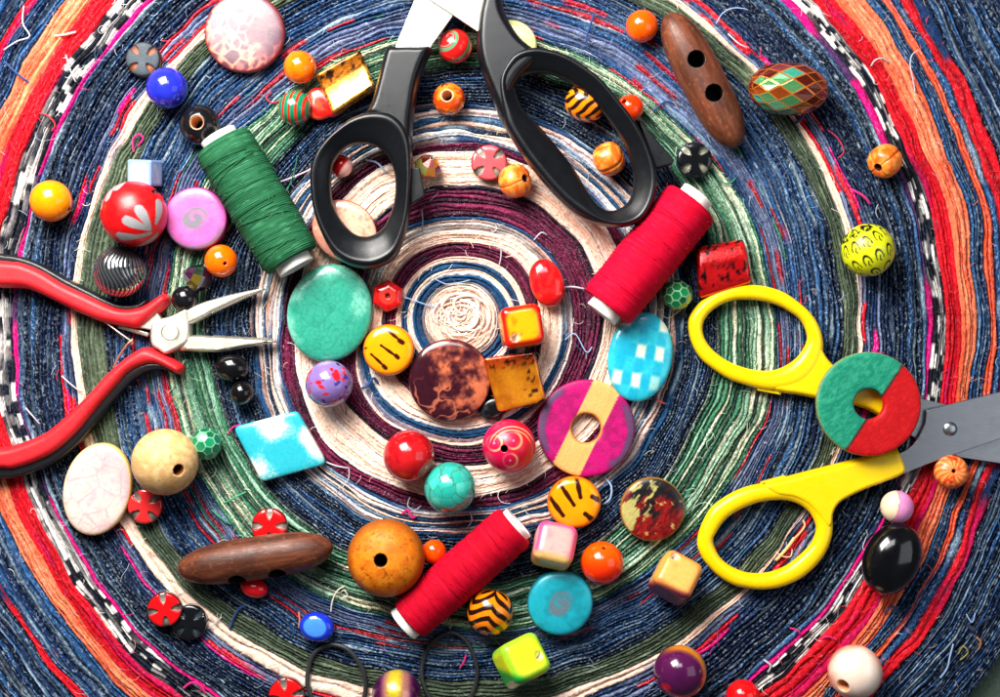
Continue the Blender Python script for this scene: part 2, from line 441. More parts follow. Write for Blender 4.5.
def strip_colour(kind, j, n, r):
    """colour of one wound strip along its length, fleck colour, fleck share, ridge height, gap depth"""
    P = PAL; f = (j + .5) / n
    one = np.ones((NT, 1))
    if kind == 'core':   return mixc(P['cream'], P['cream2'], n1(14, r)), P['tan'], .08, 0, 1.5
    if kind == 'brown':
        return mixc(pick('brown', 'grey', 'pinkw'), pick('brown', 'white', 'tan'), n1(30, r)), P['white'], .12, 0, 2.5
    if kind == 'blue':   return mixc(P['blue'], P['navy'], n1(40, r) * .7), P['pale'], .10, .5, 4
    if kind == 'cream':
        c = mixc(P['cream'], P['cream2'], n1(26, r)); c = mixc(c, P['tan'], sstep(.72, .95, n1(40, r)) * .7)
        if rng.random() < .12: c = mixc(c, P['white'], .6)
        return c, P['tan'], .05, 0, 1.5
    if kind == 'bluebr':
        # blue towards the inside on the lower half, towards the outside on the upper half
        up = sstep(-.35, .35, np.sin(TH))
        a = mixc(P['blue'], P['navy'], n1(40, r) * .5); b = mixc(pick('brown', 'pinkw', 'tan'), pick('white', 'grey'), n1(24, r))
        w = (1 - up) * (1 - sstep(.55, .75, f)) + up * sstep(.6, .75, f)
        return mixc(a, b, 1 - w), P['white'], .10, 0, 3.4
    if kind == 'maroon':
        c = mixc(P['maroon'], P['maroon2'], n1(40, r)); c = mixc(c, P['plum'], sstep(.6, .9, n1(30, r)) * (.9 if rng.random() < .6 else .2))
        if rng.random() < .16: c = mixc(P['plum'], P['navy2'], n1(40, r))
        return c, P['pink'], .30, .3, 4.6
    if kind == 'mix':
        q = rng.random()
        if f > .8: q = q * .5 + .5
        if q < .34: c = mixc(pick('cream', 'pinkw', 'cream2'), pick('white', 'tan', 'grey'), n1(40, r))
        elif q < .52: c = mixc(pick('brown', 'tan'), pick('grey', 'maroon2', 'pinkw'), n1(30, r))
        elif q < .85: c = denim(r, pick('blue', 'navy', 'mid'), P['navy2'], P['pale'], .6)
        else: c = mixc(P['white'], P['lilac2'], n1(30, r))
        return mixc(c, pick('navy', 'brown', 'pinkw'), sstep(.68, .9, n1(80, r)) * .8), pick('white', 'brown', 'pale'), .16, 0, 4
    if kind in ('denimA', 'denimB', 'denimC', 'denimD', 'denimE', 'denimF'):
        c = denim(r, pick('navy', 'navy', 'navy2', 'mid'), pick('navy2', 'mid', 'navy'), P['pale'], rng.choice([.06, .15, .4]))
        q = rng.random()
        if q < .10: c = mixc(c, P['pale'], sstep(.45, .85, n1(40, r)) * .45)
        elif q < .30: c = mixc(c, P['navy2'], .85)
        elif q < .36 and kind in ('denimC', 'denimB'): c = mixc(c, P['straw'], sstep(.5, .8, n1(50, r)) * .4)
        elif kind == 'denimF' and q < .42: c = mixc(c, lin((168, 116, 66)), sstep(.66, .8, n1(60, r)) * .8)
        if q > .93: c = mixc(c, P['mid'], .6)
        return c, P['pale'], rng.choice([.10, .22, .36]), .2, 9
    if kind == 'green':
        q = rng.random()
        if q < .46: c = mixc(P['green'], P['green2'], n1(60, r))
        elif q < .70: c = mixc(P['straw'], P['mint'], n1(40, r)); c = mixc(c, P['green'], sstep(.5, .8, n1(40, r)) * .8)
        elif q < .88: c = mixc(P['dkgreen'], P['green2'], n1(50, r))
        else: c = mixc(P['mint'], P['green'], n1(40, r) * .8)
        return c, P['mint'], .34, .2, 5
    if kind == 'lilac':
        q = rng.random()
        if q < .36: c = mixc(P['lilac'], P['navy'], n1(50, r) * .8)
        elif q < .50: c = mixc(P['white'], P['lilac'], n1(40, r))
        else: c = denim(r, P['navy'], P['mid'], P['pale'], .5)
        if rng.random() < .42: c = mixc(c, P['red'] * (.55 if rng.random() < .6 else .9), sstep(.62, .72, n1(34, r)) * .9)
        if rng.random() < .25: c = mixc(c, P['green'], sstep(.7, .8, n1(40, r)) * .8)
        return c, pick('white', 'pale', 'lilac2'), .2, .2, 4.6
    if kind == 'olive':
        return mixc(mixc(P['olive'], P['olive2'], n1(50, r)), P['olive3'], sstep(.7, .95, n1(30, r)) * .6), P['olive3'], .24, .8, 4
    if kind == 'cream4':
        c = mixc(P['cream'], P['cream2'], n1(60, r)); return mixc(c, P['lilac'], sstep(.75, .85, n1(90, r)) * .7), P['tan'], .08, .5, 3
    if kind == 'magmix':
        c = mixc(P['navy'], P['lilac'], sstep(.35, .8, n1(60, r)))
        if rng.random() < .12: c = mixc(P['white'], P['lilac'], n1(40, r))
        t = sstep(.66, .72, n1(40, r)); c = mixc(c, P['magenta'] if rng.random() < .65 else P['red'], t * .95)
        return c, P['pale'], .14, .2, 4.6
    if kind == 'magenta':
        c = mixc(P['magenta'], P['magenta2'], n1(30, r)); return mixc(c, P['navy'], sstep(.74, .8, n1(60, r)) * .9), P['pink'], .12, .6, 3.5
    if kind == 'check':
        m = int(2 * math.pi * r / 46); x = TH / (2 * math.pi) * m + n1(70, r) * 2.6 + j * .31 + rng.random() * .5
        k = sstep(rng.uniform(.36, .46), .54, np.abs((x % 1) * 2 - 1)); c = mixc(P['white'], P['black'], k)
        c = mixc(c, P['grey'], sstep(.66, .9, n1(40, r)) * .7); c = mixc(c, P['navy2'], sstep(.72, .8, n1(90, r)) * .8)
        return c, P['white'], .08, .3, 4
    if kind in ('red', 'red2'):
        c = mixc(P['red'], P['red2'], n1(40, r)); c = mixc(c, P['magenta2'], sstep(.72, .95, n1(80, r)) * .6)
        if kind == 'red2' and f > .66: c = mixc(c, P['navy'], sstep(.6, .68, n1(90, r)))
        return c, lin((255, 60, 60)), .10, .8, 2.6
    if kind == 'orange':
        c = mixc(P['orange'], P['orange2'], n1(24, r)); c = mixc(c, P['orange3'], sstep(.6, .9, n1(40, r)) * .7)
        if j == 1: c = mixc(c, mixc(P['white'], P['black'], sstep(.45, .55, n1(30, r))), sstep(.48, .54, n1(150, r)) * sstep(0, .2, np.cos(TH)))
        return c, P['orange2'], .3, .9, 3
    if kind == 'orange2':
        on = sstep(.05, .2, np.cos(TH)) * sstep(.2, .3, n1(200, r))
        return mixc(denim(r, P['navy'], P['mid'], P['pale'], .4), mixc(P['orange'], P['orange3'], n1(30, r)), on), P['orange2'], .2, .5, 4
    raise KeyError(kind)

rowsR, rowsZ, rowsC, rowsF = [], [], [], []
FLK = dict(core=.15, brown=.3, blue=.35, cream=.12, bluebr=.3, maroon=.5, mix=.45, green=.75, lilac=.6, olive=.45, cream4=.15, magmix=.6, magenta=.3, check=.2, red=.22, red2=.25, orange=.4, orange2=.5)
FR = (0.0, 0.13, 0.30, 0.5, 0.70, 0.87)
PZ = (-1.0, -0.55, -0.10, 0.0, -0.10, -0.55)
P_edge = dict(denim=PAL['pale'], green=PAL['straw'], lilac=PAL['white'])
prev = np.full(NT, 0.4)
wob = {}
strip_top = []          # (radius curve, colour) kept for the loose fibres
for bi, (kind, rad, sw) in enumerate(BANDS):
    outer = per(rad); rm = outer.mean()
    if bi < len(BANDS) - 1:
        a = 0.5 if rm < 110 else 1.5
        outer = outer + a * (n1(70, rm, -1, 1) + .7 * n1(28, rm, -1, 1))
    else:
        outer = outer + 3 * n1(120, rm, -1, 1)
    outer = np.maximum(outer, prev + 1.2)
    w = outer - prev; n = max(1, int(round(w.mean() / sw)))
    if kind == 'magenta': n = 1
    fr = [np.zeros(NT)] + [np.clip(k / n + .62 / n * (n1(55, rm, -1, 1) + .4 * n1(22, rm, -1, 1)) * .8, 0, 1) for k in range(1, n)] + [np.ones(NT)]
    E = [prev + w * f for f in fr]
    for k in range(1, n): E[k] = np.maximum(E[k], E[k - 1] + .35)
    for k in range(n - 1, 0, -1): E[k] = np.minimum(E[k], E[k + 1] - .35)
    for j in range(n):
        r0, r1 = E[j], E[j + 1]; r = float(np.mean(r0 + r1) / 2)
        c, fl, share, hb, gap = strip_colour(kind, j, n, r)
        wd = r1 - r0
        hgt = hb + rng.normal(0, .7) + n1(60, r, -1.1, 1.1) + n1(12, r, -.5, .5)
        g = np.minimum(gap, wd * 2.1) * rng.uniform(.7, 1.2)
        fk = rng.uniform(.35, 1.0); edge = int(rng.choice([1, 5])) if (kind[:5] in ('denim', 'green', 'lilac') and rng.random() < .34) else -1
        ya = .12 if kind in ('cream', 'core', 'cream4', 'red') else .38; yarn = rng.uniform(1 - ya, 1 + ya, len(FR))
        strip_top.append(((r0 + r1) / 2, c))
        for q, (s, pz) in enumerate(zip(FR, PZ)):
            wig = .16 * wd * n1(7, r, -1, 1) * (s > 0)
            rowsR.append(r0 + wd * s + wig * .5)
            rowsZ.append(hgt + g * pz + n1(2.6, r, -.55, .55) + n1(5, r, -.4, .4))
            cc = c * yarn[q]
            if q == edge: cc = mixc(cc, P_edge[kind[:5]], n1(60, r, .1, .8))
            cc = mixc(cc, fl * 1.02, sstep(1 - share * .7, 1.02, n1(3.0, r) * .5 + n1(11, r) * .54) * .8)
            cc = cc * n1(3.2, r, .74, 1.22)[:, None]
            rowsC.append(cc); rowsF.append(FLK.get(kind, .95) * fk)
    prev = outer
# hem of the rug, down to the cloth
hem = denim(640, PAL['navy'], PAL['navy2'], PAL['pale'], .3)
for dr, z in ((1.5, -2.5), (3, -7), (3, -RT)):
    rowsR.append(prev + dr); rowsZ.append(np.full(NT, float(z))); rowsC.append(hem); rowsF.append(.5)
R_ = np.array(rowsR); Z_ = np.array(rowsZ); C_ = np.clip(np.array(rowsC), 0, .95)
# coherent waviness, so that no ring is a clean circle
_q = np.stack([(R_ * np.cos(TH)[None]).ravel(), (R_ * np.sin(TH)[None]).ravel(), np.zeros(R_.size)], 1)
_a = sstep(60, 220, R_)
R_ = R_ + ((vnoise(_q, 1 / 60., 31).reshape(R_.shape) - .5) * 7 + (vnoise(_q, 1 / 24., 32).reshape(R_.shape) - .5) * 4.0) * (.25 + .75 * _a)
R_ = np.maximum.accumulate(R_ + np.arange(len(R_))[:, None] * 1e-4, axis=0)
# the middle is a slightly lifted coil
Z_ = Z_ + 1.6 * np.exp(-(R_ / 40) ** 2) - 1.0
# long slow unevenness of the whole rug
X_ = RC[0] + R_ * np.cos(TH)[None]; Y_ = RC[1] + R_ * np.sin(TH)[None]
Z_[:-3] += (vnoise(np.stack([X_[:-3].ravel(), Y_[:-3].ravel(), np.zeros(X_[:-3].size)], 1), 1 / 90., 3).reshape(X_[:-3].shape) - .5) * 3.0
nr = len(R_)
V = np.stack([X_, Y_, RT + Z_], 2).reshape(-1, 3) * S
i, j = np.meshgrid(np.arange(nr - 1), np.arange(NT), indexing='ij'); j2 = (j + 1) % NT
Q = np.stack([i * NT + j, (i + 1) * NT + j, (i + 1) * NT + j2, i * NT + j2], 2).reshape(-1, 4).astype(np.int32)
me = bpy.data.meshes.new('rug')
me.vertices.add(len(V)); me.vertices.foreach_set('co', V.astype(np.float32).ravel())
me.loops.add(Q.size); me.loops.foreach_set('vertex_index', Q.ravel())
me.polygons.add(len(Q)); me.polygons.foreach_set('loop_start', (np.arange(len(Q)) * 4).astype(np.int32))
me.polygons.foreach_set('use_smooth', np.ones(len(Q), bool))
a = me.color_attributes.new('Col', 'FLOAT_COLOR', 'POINT')
a.data.foreach_set('color', np.concatenate([C_.reshape(-1, 3), np.repeat(np.array(rowsF), NT)[:, None]], 1).astype(np.float32).ravel())
at2 = me.attributes.new('strip', 'FLOAT_VECTOR', 'POINT')
at2.data.foreach_set('vector', np.stack([R_.ravel(), np.tile(TH * 420, nr), np.zeros(R_.size)], 1).astype(np.float32).ravel())
me.update(calc_edges=True)

def rug_mat():
    """wound rag strips: yarns and pale flecks run along the strip (strip = radius, arc in u)"""
    m, nt, b = new_mat('woven_rag_strips'); L = nt.links; N = nt.nodes.new
    col = N('ShaderNodeAttribute'); col.attribute_name = 'Col'
    st = N('ShaderNodeAttribute'); st.attribute_name = 'strip'
    def noise(sx, sy, detail, rough=.55, off=0):
        mp = N('ShaderNodeMapping'); mp.inputs['Scale'].default_value = (sx, sy, 1); mp.inputs['Location'].default_value = (off, off * 1.7, off)
        L.new(st.outputs['Vector'], mp.inputs['Vector']); n = N('ShaderNodeTexNoise'); n.inputs['Scale'].default_value = 1; n.inputs['Detail'].default_value = detail
        n.inputs['Roughness'].default_value = rough; L.new(mp.outputs[0], n.inputs['Vector']); return n.outputs['Fac']
    def rng_(v, a, c, lo, hi):
        r = N('ShaderNodeMapRange'); r.interpolation_type = 'SMOOTHSTEP'
        for k, x in zip(('From Min', 'From Max', 'To Min', 'To Max'), (a, c, lo, hi)): r.inputs[k].default_value = x
        L.new(v, r.inputs['Value']); return r.outputs[0]
    def math_(op, a, c):
        q = N('ShaderNodeMath'); q.operation = op
        for i, x in enumerate((a, c)):
            if isinstance(x, (int, float)): q.inputs[i].default_value = x
            else: L.new(x, q.inputs[i])
        return q.outputs[0]
    yarn = noise(.75, .10, 3)                     # long yarns
    tw = noise(.66, .21, 2, .6, 5)                # short weave grains
    fine = noise(.95, .40, 2, .6, 11)
    dark = math_('MULTIPLY', rng_(yarn, .34, .66, .38, 1.30), rng_(fine, .34, .66, .55, 1.30))
    dm = N('ShaderNodeMapRange'); dm.inputs['To Min'].default_value = .16; dm.inputs['To Max'].default_value = 1.05; L.new(col.outputs['Alpha'], dm.inputs['Value'])
    dark = math_('ADD', math_('MULTIPLY', math_('SUBTRACT', dark, 1.0), dm.outputs[0]), 1.0)
    sc_ = N('ShaderNodeVectorMath'); sc_.operation = 'SCALE'; L.new(col.outputs['Color'], sc_.inputs[0]); L.new(dark, sc_.inputs['Scale'])
    f = math_('MULTIPLY', rng_(math_('ADD', math_('MULTIPLY', tw, .6), math_('MULTIPLY', fine, .4)), .515, .585, 0, 1), col.outputs['Alpha'])
    f = math_('MULTIPLY', f, rng_(noise(.22, .035, 2, .5, 23), .34, .60, .30, 1.0))
    hl = N('ShaderNodeVectorMath'); hl.operation = 'MULTIPLY_ADD'; L.new(col.outputs['Color'], hl.inputs[0]); hl.inputs[1].default_value = (1.2, 1.2, 1.1); hl.inputs[2].default_value = (.24, .29, .33)
    mx = N('ShaderNodeMix'); mx.data_type = 'RGBA'; L.new(f, mx.inputs[0]); L.new(sc_.outputs[0], mx.inputs[6]); L.new(hl.outputs[0], mx.inputs[7])
    L.new(mx.outputs[2], b.inputs['Base Color']); b.inputs['Roughness'].default_value = .92; b.inputs['Specular IOR Level'].default_value = .12
    bp = N('ShaderNodeBump'); bp.inputs['Strength'].default_value = .75; bp.inputs['Distance'].default_value = .00045
    L.new(math_('ADD', math_('MULTIPLY', yarn, .6), math_('MULTIPLY', tw, .7)), bp.inputs['Height']); L.new(bp.outputs[0], b.inputs['Normal'])
    return m
MAT['rug'] = rug_mat()
me.materials.append(MAT['rug'])
rug = bpy.data.objects.new('rag_rug', me); COL.objects.link(rug)
tag(rug, 'round coiled rag rug of denim, cream, maroon, green, red and orange fabric strips', 'rug')

# ---------------- loose fibres
def sample_rug(rr, th):
    """colour index lookup of the strip nearest to (r, angle)"""
    k = (np.round(th / (2 * math.pi) * NT).astype(int)) % NT
    M = np.array([s[0] for s in strip_top]); out = np.empty((len(rr), 3))
    for q in range(len(rr)):
        col = M[:, k[q]]; d = int(np.argmin(np.abs(col - rr[q]))); out[q] = strip_top[d][1][k[q]]
    return out

def fibres(N, rad, length, lift, curl, seed, own=.5, fly=None):
    r_ = np.random.default_rng(seed); Pn = 9
    rr = np.sqrt(r_.uniform(30 ** 2, 640 ** 2, N)); th = r_.uniform(0, 2 * math.pi, N)
    ok = (np.abs(RC[0] + rr * np.cos(th)) < 560) & (np.abs(RC[1] + rr * np.sin(th)) < 400); rr, th = rr[ok], th[ok]; N = len(rr)
    c = sample_rug(rr, th)
    pal = np.array([PAL[k] for k in ('pale', 'pale', 'lilac2', 'white', 'navy', 'mid', 'tan', 'lilac')])
    alt = pal[r_.integers(len(pal), size=N)]
    c = np.where((r_.random(N) < own)[:, None], np.clip(c * 1.3 + .02, 0, .9), alt)
    if fly is not None:
        alt = np.array([PAL[k] for k in fly])[r_.integers(len(fly), size=N)]; c = alt
    L = length * r_.uniform(.4, 1.5, N); k0 = r_.normal(0, curl, N); k1 = r_.normal(0, curl, N)
    h = th + math.pi / 2 + r_.normal(0, .55, N) + (r_.random(N) < .5) * math.pi
    P = np.empty((N, Pn, 3)); x = RC[0] + rr * np.cos(th); y = RC[1] + rr * np.sin(th)
    top = r_.uniform(.3, 1, N) * lift
    for s in range(Pn):
        t = s / (Pn - 1)
        P[:, s, 0] = x; P[:, s, 1] = y; P[:, s, 2] = RT + .2 + top * math.sin(math.pi * (t * .85 + .08))
        x = x + L / Pn * np.cos(h); y = y + L / Pn * np.sin(h); h = h + (k0 * (1 - t) + k1 * t) / Pn
    T = np.gradient(P, axis=1); T /= np.linalg.norm(T, axis=2, keepdims=True) + 1e-9
    A = np.cross(T, np.array([0.01, .02, 1.])); A /= np.linalg.norm(A, axis=2, keepdims=True) + 1e-9; B = np.cross(A, T)
    ns = 4; ph = np.arange(ns) * 2 * math.pi / ns
    rd = rad * r_.uniform(.6, 1.3, N)
    V = P[:, :, None, :] + rd[:, None, None, None] * (np.cos(ph)[None, None, :, None] * A[:, :, None, :] + np.sin(ph)[None, None, :, None] * B[:, :, None, :])
    V = V.reshape(-1, 3); base = np.arange(N)[:, None, None] * Pn * ns
    ii, jj = np.meshgrid(np.arange(Pn - 1), np.arange(ns), indexing='ij')
    q = np.stack([ii * ns + jj, (ii + 1) * ns + jj, (ii + 1) * ns + (jj + 1) % ns, ii * ns + (jj + 1) % ns], 2).reshape(1, -1, 4)
    F = (q + base.reshape(N, 1, 1)).reshape(-1, 4)
    return V, F.tolist(), np.repeat(c, Pn * ns, axis=0)

mb = MB()
mb.add(*fibres(11000, .21, 9, 1.4, 1.8, 11, own=.92))
mb.add(*fibres(150, .24, 22, 2.0, 3.2, 12, own=.6))
fz = mb.build('lint_fibres', 'fibre', rug); tag(fz, kind='stuff')

# individually visible loose threads
def thread(pts, col, rad=.7, z=2.0, jit=0.0):
    P3 = np.array([[*at(a, b, 0)[:2], 0] for a, b in pts]); Q = catmull(P3, 8, closed=False)
    t = np.linspace(0, 1, len(Q)); Q[:, 2] = RT + .6 + z * np.sin(math.pi * t)
    V, F = tube(Q, rad, 6); m = MB(); m.add(V, F, lin(col)); m.build('loose_thread', 'fibre', rug)
W_ = (184, 184, 194); NB = (34, 62, 116); PK = (222, 24, 120); PB = (150, 176, 214)
for pts, col, rad, z in [
 ([(871, 66), (874, 61), (881, 59), (888, 62)], W_, .8, 4), ([(918, 50), (911, 56), (909, 66), (912, 80), (915, 92)], W_, .6, 4),
 ([(716, 24), (722, 14), (732, 9), (742, 9), (748, 10)], PB, .6, 3), ([(728, 34), (738, 44), (748, 48)], W_, .8, 3),
 ([(594, 14), (590, 26), (586, 40), (589, 46)], NB, 1.1, 3), ([(653, 112), (659, 106), (666, 102), (674, 104)], NB, 1.0, 3),
 ([(24, 6), (24, 24), (31, 37), (18, 42), (4, 50)], W_, .8, 4), ([(55, 36), (66, 35), (76, 32)], (250, 190, 180), 1.2, 2),
 ([(5, 62), (18, 74), (30, 83)], NB, 1.0, 3), ([(40, 113), (50, 117), (56, 125), (52, 131)], (220, 40, 50), .7, 3),
 ([(134, 152), (134, 140), (140, 135), (144, 139), (138, 146)], PK, 1.0, 4), ([(66, 55), (72, 72), (76, 82)], W_, .7, 3),
 ([(271, 92), (267, 98), (272, 103), (280, 101)], (205, 30, 50), .7, 3), ([(280, 182), (292, 178), (306, 172), (312, 168)], (236, 190, 200), .7, 3),
 ([(366, 160), (377, 163), (384, 170), (387, 172)], PB, 1.0, 3), ([(422, 210), (423, 222), (422, 232)], (120, 130, 150), .7, 4),
 ([(492, 243), (500, 245), (501, 256), (499, 266)], W_, .6, 3), ([(534, 240), (541, 233), (547, 235)], W_, .7, 4),
 ([(560, 288), (572, 287), (584, 289)], W_, 1.0, 3), ([(565, 340), (575, 334), (586, 352), (592, 347)], PB, .6, 3),
 ([(398, 296), (410, 299), (424, 304), (438, 308)], PB, .7, 4), ([(433, 278), (446, 284), (458, 283), (470, 280)], PB, .5, 3),
 ([(362, 388), (368, 386), (374, 378), (378, 383)], NB, 1.2, 3), ([(326, 462), (338, 466), (349, 468)], W_, .8, 3),
 ([(349, 468), (349, 478), (343, 488), (347, 496)], W_, .5, 3), ([(410, 497), (408, 505), (414, 510), (421, 506)], W_, .6, 3),
 ([(402, 514), (408, 510), (412, 517), (416, 516)], PK, 1.3, 2), ([(470, 512), (472, 520), (468, 527)], W_, .7, 3),
 ([(345, 586), (338, 590), (333, 600), (331, 612)], (228, 220, 196), .8, 4), ([(341, 592), (345, 590), (348, 596), (343, 597)], (228, 220, 196), .6, 3),
 ([(245, 606), (239, 609), (234, 618), (230, 629)], NB, 1.3, 3), ([(222, 617), (214, 624), (207, 629)], W_, .6, 3),
 ([(299, 612), (300, 620), (299, 628)], (236, 130, 100), .9, 2), ([(184, 688), (192, 682), (200, 684), (206, 694)], PK, 1.2, 4),
 ([(62, 376), (74, 386), (82, 392)], W_, .8, 3), ([(26, 408), (34, 416), (40, 424)], W_, .8, 3),
 ([(460, 668), (464, 661), (466, 655)], PK, 1.0, 3), ([(776, 552), (782, 556), (790, 556), (792, 549)], (210, 190, 160), .6, 3),
 ([(791, 541), (798, 534), (804, 526), (803, 520)], (222, 180, 130), 1.0, 3), ([(776, 560), (786, 548), (794, 538)], (236, 190, 130), 1.6, 3),
 ([(866, 537), (862, 548), (870, 552)], W_, .5, 3), ([(975, 613), (971, 622), (966, 614)], PB, .6, 2),
 ([(953, 644), (949, 656), (946, 668), (940, 678)], PB, .8, 3), ([(967, 624), (973, 630), (980, 622), (990, 618)], (24, 40, 76), 1.5, 3),
 ([(976, 637), (980, 642), (978, 650)], (150, 100, 60), 1.0, 2), ([(958, 654), (962, 646), (967, 652), (960, 660)], (140, 132, 60), .8, 3),
 ([(836, 640), (828, 636), (822, 638)], PK, .9, 3), ([(790, 628), (797, 630), (800, 634)], PK, .9, 3), ([(764, 660), (770, 665), (768, 672)], W_, 1.1, 3),
 ([(605, 478), (611, 486), (610, 498), (604, 504)], PB, 1.0, 4), ([(655, 398), (660, 402), (666, 404)], (200, 40, 40), .7, 3),
 ([(712, 168), (719, 180), (728, 184), (736, 178)], (40, 120, 90), .8, 3), ([(852, 190), (862, 196), (870, 204)], PK, 1.2, 3),
 ([(806, 110), (801, 118), (795, 124)], NB, 1.3, 3), ([(828, 130), (838, 140), (843, 152), (838, 158)], (220, 40, 70), .6, 3),
 ([(225, 503), (236, 497), (246, 492)], (60, 150, 110), 1.0, 3), ([(212, 510), (222, 518), (230, 524)], (60, 150, 110), .9, 3),
 ([(884, 612), (892, 606), (896, 612)], NB, 1.0, 3), ([(228, 434), (234, 427), (240, 425)], PK, .8, 3)]:
    thread(pts, col, rad, z)

# tangle of cream thread in the middle of the coil
mb = MB(); r_ = np.random.default_rng(21)
for k in range(34):
    a0 = r_.uniform(0, 6.28); rr = 30 * math.sqrt(r_.random()); cx, cy = rr * .45 * math.cos(a0), rr * .45 * math.sin(a0)
    n = 26; t = np.linspace(0, r_.uniform(1.6, 5.0), n) + r_.uniform(0, 6.28); ra = r_.uniform(8, 25); e = r_.uniform(.65, 1)
    g = r_.uniform(-.25, .25)
    x = cx + ra * (1 + g * (t - t[0]) / 3) * np.cos(t); y = cy + ra * e * (1 + g * (t - t[0]) / 3) * np.sin(t)
    l = np.hypot(x, y); lim = 33.0; f = np.where(l > lim, lim / l, 1); x *= f; y *= f
    z = RT + .6 + r_.uniform(0, 2.0) + np.sin(t * 2 + k) * .6
    col = PAL['cream'] if r_.random() < .7 else (PAL['white'] if r_.random() < .6 else PAL['cream2'])
    V, F = tube(np.stack([RC[0] + x, RC[1] + y, z], 1), r_.choice([.35, .5, .9, 1.3]), 6); mb.add(V, F, col * r_.uniform(.85, 1.0))
mb.build('thread_tangle', 'fibre', rug)

# ---------------- the cloth under the rug
def cloth():
    m, nt, b = new_mat('dark_green_canvas'); L = nt.links; N = nt.nodes.new
    tc = N('ShaderNodeTexCoord'); n = N('ShaderNodeTexNoise'); n.inputs['Scale'].default_value = 900; n.inputs['Detail'].default_value = 6
    w = N('ShaderNodeTexWave'); w.inputs['Scale'].default_value = 620; w.inputs['Distortion'].default_value = 1.2
    L.new(tc.outputs['Object'], n.inputs['Vector']); L.new(tc.outputs['Object'], w.inputs['Vector'])
    cr = N('ShaderNodeValToRGB'); cr.color_ramp.elements[0].color = (*lin((34, 46, 40)), 1); cr.color_ramp.elements[1].color = (*lin((82, 100, 86)), 1)
    mx = N('ShaderNodeMath'); mx.operation = 'MULTIPLY_ADD'; mx.inputs[1].default_value = .35
    L.new(w.outputs['Fac'], mx.inputs[0]); L.new(n.outputs['Fac'], mx.inputs[2]); L.new(mx.outputs[0], cr.inputs[0])
    L.new(cr.outputs[0], b.inputs['Base Color']); b.inputs['Roughness'].default_value = .9
    bp = N('ShaderNodeBump'); bp.inputs['Strength'].default_value = .5; bp.inputs['Distance'].default_value = .0004
    L.new(mx.outputs[0], bp.inputs['Height']); L.new(bp.outputs[0], b.inputs['Normal'])
    return m
MAT['cloth'] = cloth()
mb = MB(); x = np.linspace(-1100, 1100, 60); A, B = np.meshgrid(x, x, indexing='ij')
mb.add(np.stack([A.ravel(), B.ravel(), (vnoise(np.stack([A.ravel(), B.ravel(), 0 * A.ravel()], 1), 1 / 120., 9) - .5) * .0], 1), grid_faces(60, 60, wrap=False), lin((60, 76, 64)))
g = mb.build('ground', 'cloth'); tag(g, 'dark green canvas tablecloth below the rug', kind='structure')
# ================================================================ beads
def c8(*c): return lin(c)

def finish(V, F, C, name, label, cat, mat, px_, py_, group=None, z0=-0.8, flat=False, parent=None):
    """put a solid on the rug: lowest point at z0, its middle seen at (px_, py_)"""
    lo, hi = V[:, 2].min(), V[:, 2].max(); zc = z0 - lo
    p = at(px_, py_, zc)
    V = V - np.array([0, 0, lo])
    o = MB().add(V, F, C, flat).build(name, mat, parent, loc=(p[0], p[1], RT + z0))
    if label: tag(o, label, cat, group)
    return o

def ball(name, label, px_, py_, r, col=None, fn=None, sq=1.0, axis=(0, 0, 1), spin=0.0, hole=.2, mat='gloss', group=None,
         holecol=(40, 26, 20), el=(1, 1), rz=0.0, n=(56, 72), z0=-0.8, e=1.0, bump=None):
    def ce(t): return np.sign(np.cos(t)) * np.abs(np.cos(t)) ** e
    def se(t): return np.sign(np.sin(t)) * np.abs(np.sin(t)) ** e
    if hole > 0:
        tm = math.acos(hole ** (1 / e)); t = np.linspace(-tm, tm, n[0])
        z1 = se(np.array([tm]))[0]
        inn = [(hole * .86, z1 * sq * .97)] + [(hole * .82, z) for z in np.linspace(z1 * sq * .9, -z1 * sq * .9, 6)] + [(hole * .86, -z1 * sq * .97)]
        prof = np.vstack([np.stack([ce(t), se(t) * sq], 1), inn]); no = n[0]
        V, F = lathe(prof, n[1], closed=True)
    else:
        t = np.linspace(-math.pi / 2, math.pi / 2, n[0]); p = np.stack([ce(t), se(t) * sq], 1); p[0, 0] = p[-1, 0] = 0
        V, F = lathe(p, n[1]); no = n[0] * 10
    M = frame_from_axis(axis, spin)
    L = V.copy(); W = V @ M.T
    W = W * np.array([el[0], el[1], 1.0]); 
    if rz: W = W @ rotz(rz).T
    if bump is not None: W = W * (1 + bump(W, L))[:, None]
    C = np.tile(lin(col), (len(V), 1)) if fn is None else lin(np.clip(fn(W, L), 0, 255))
    if hole > 0:
        inner = np.arange(len(V)) >= no * n[1]
        C[inner] = lin(holecol)
    return finish(W * r, F, C, name, label, 'bead', mat, px_, py_, group, z0)

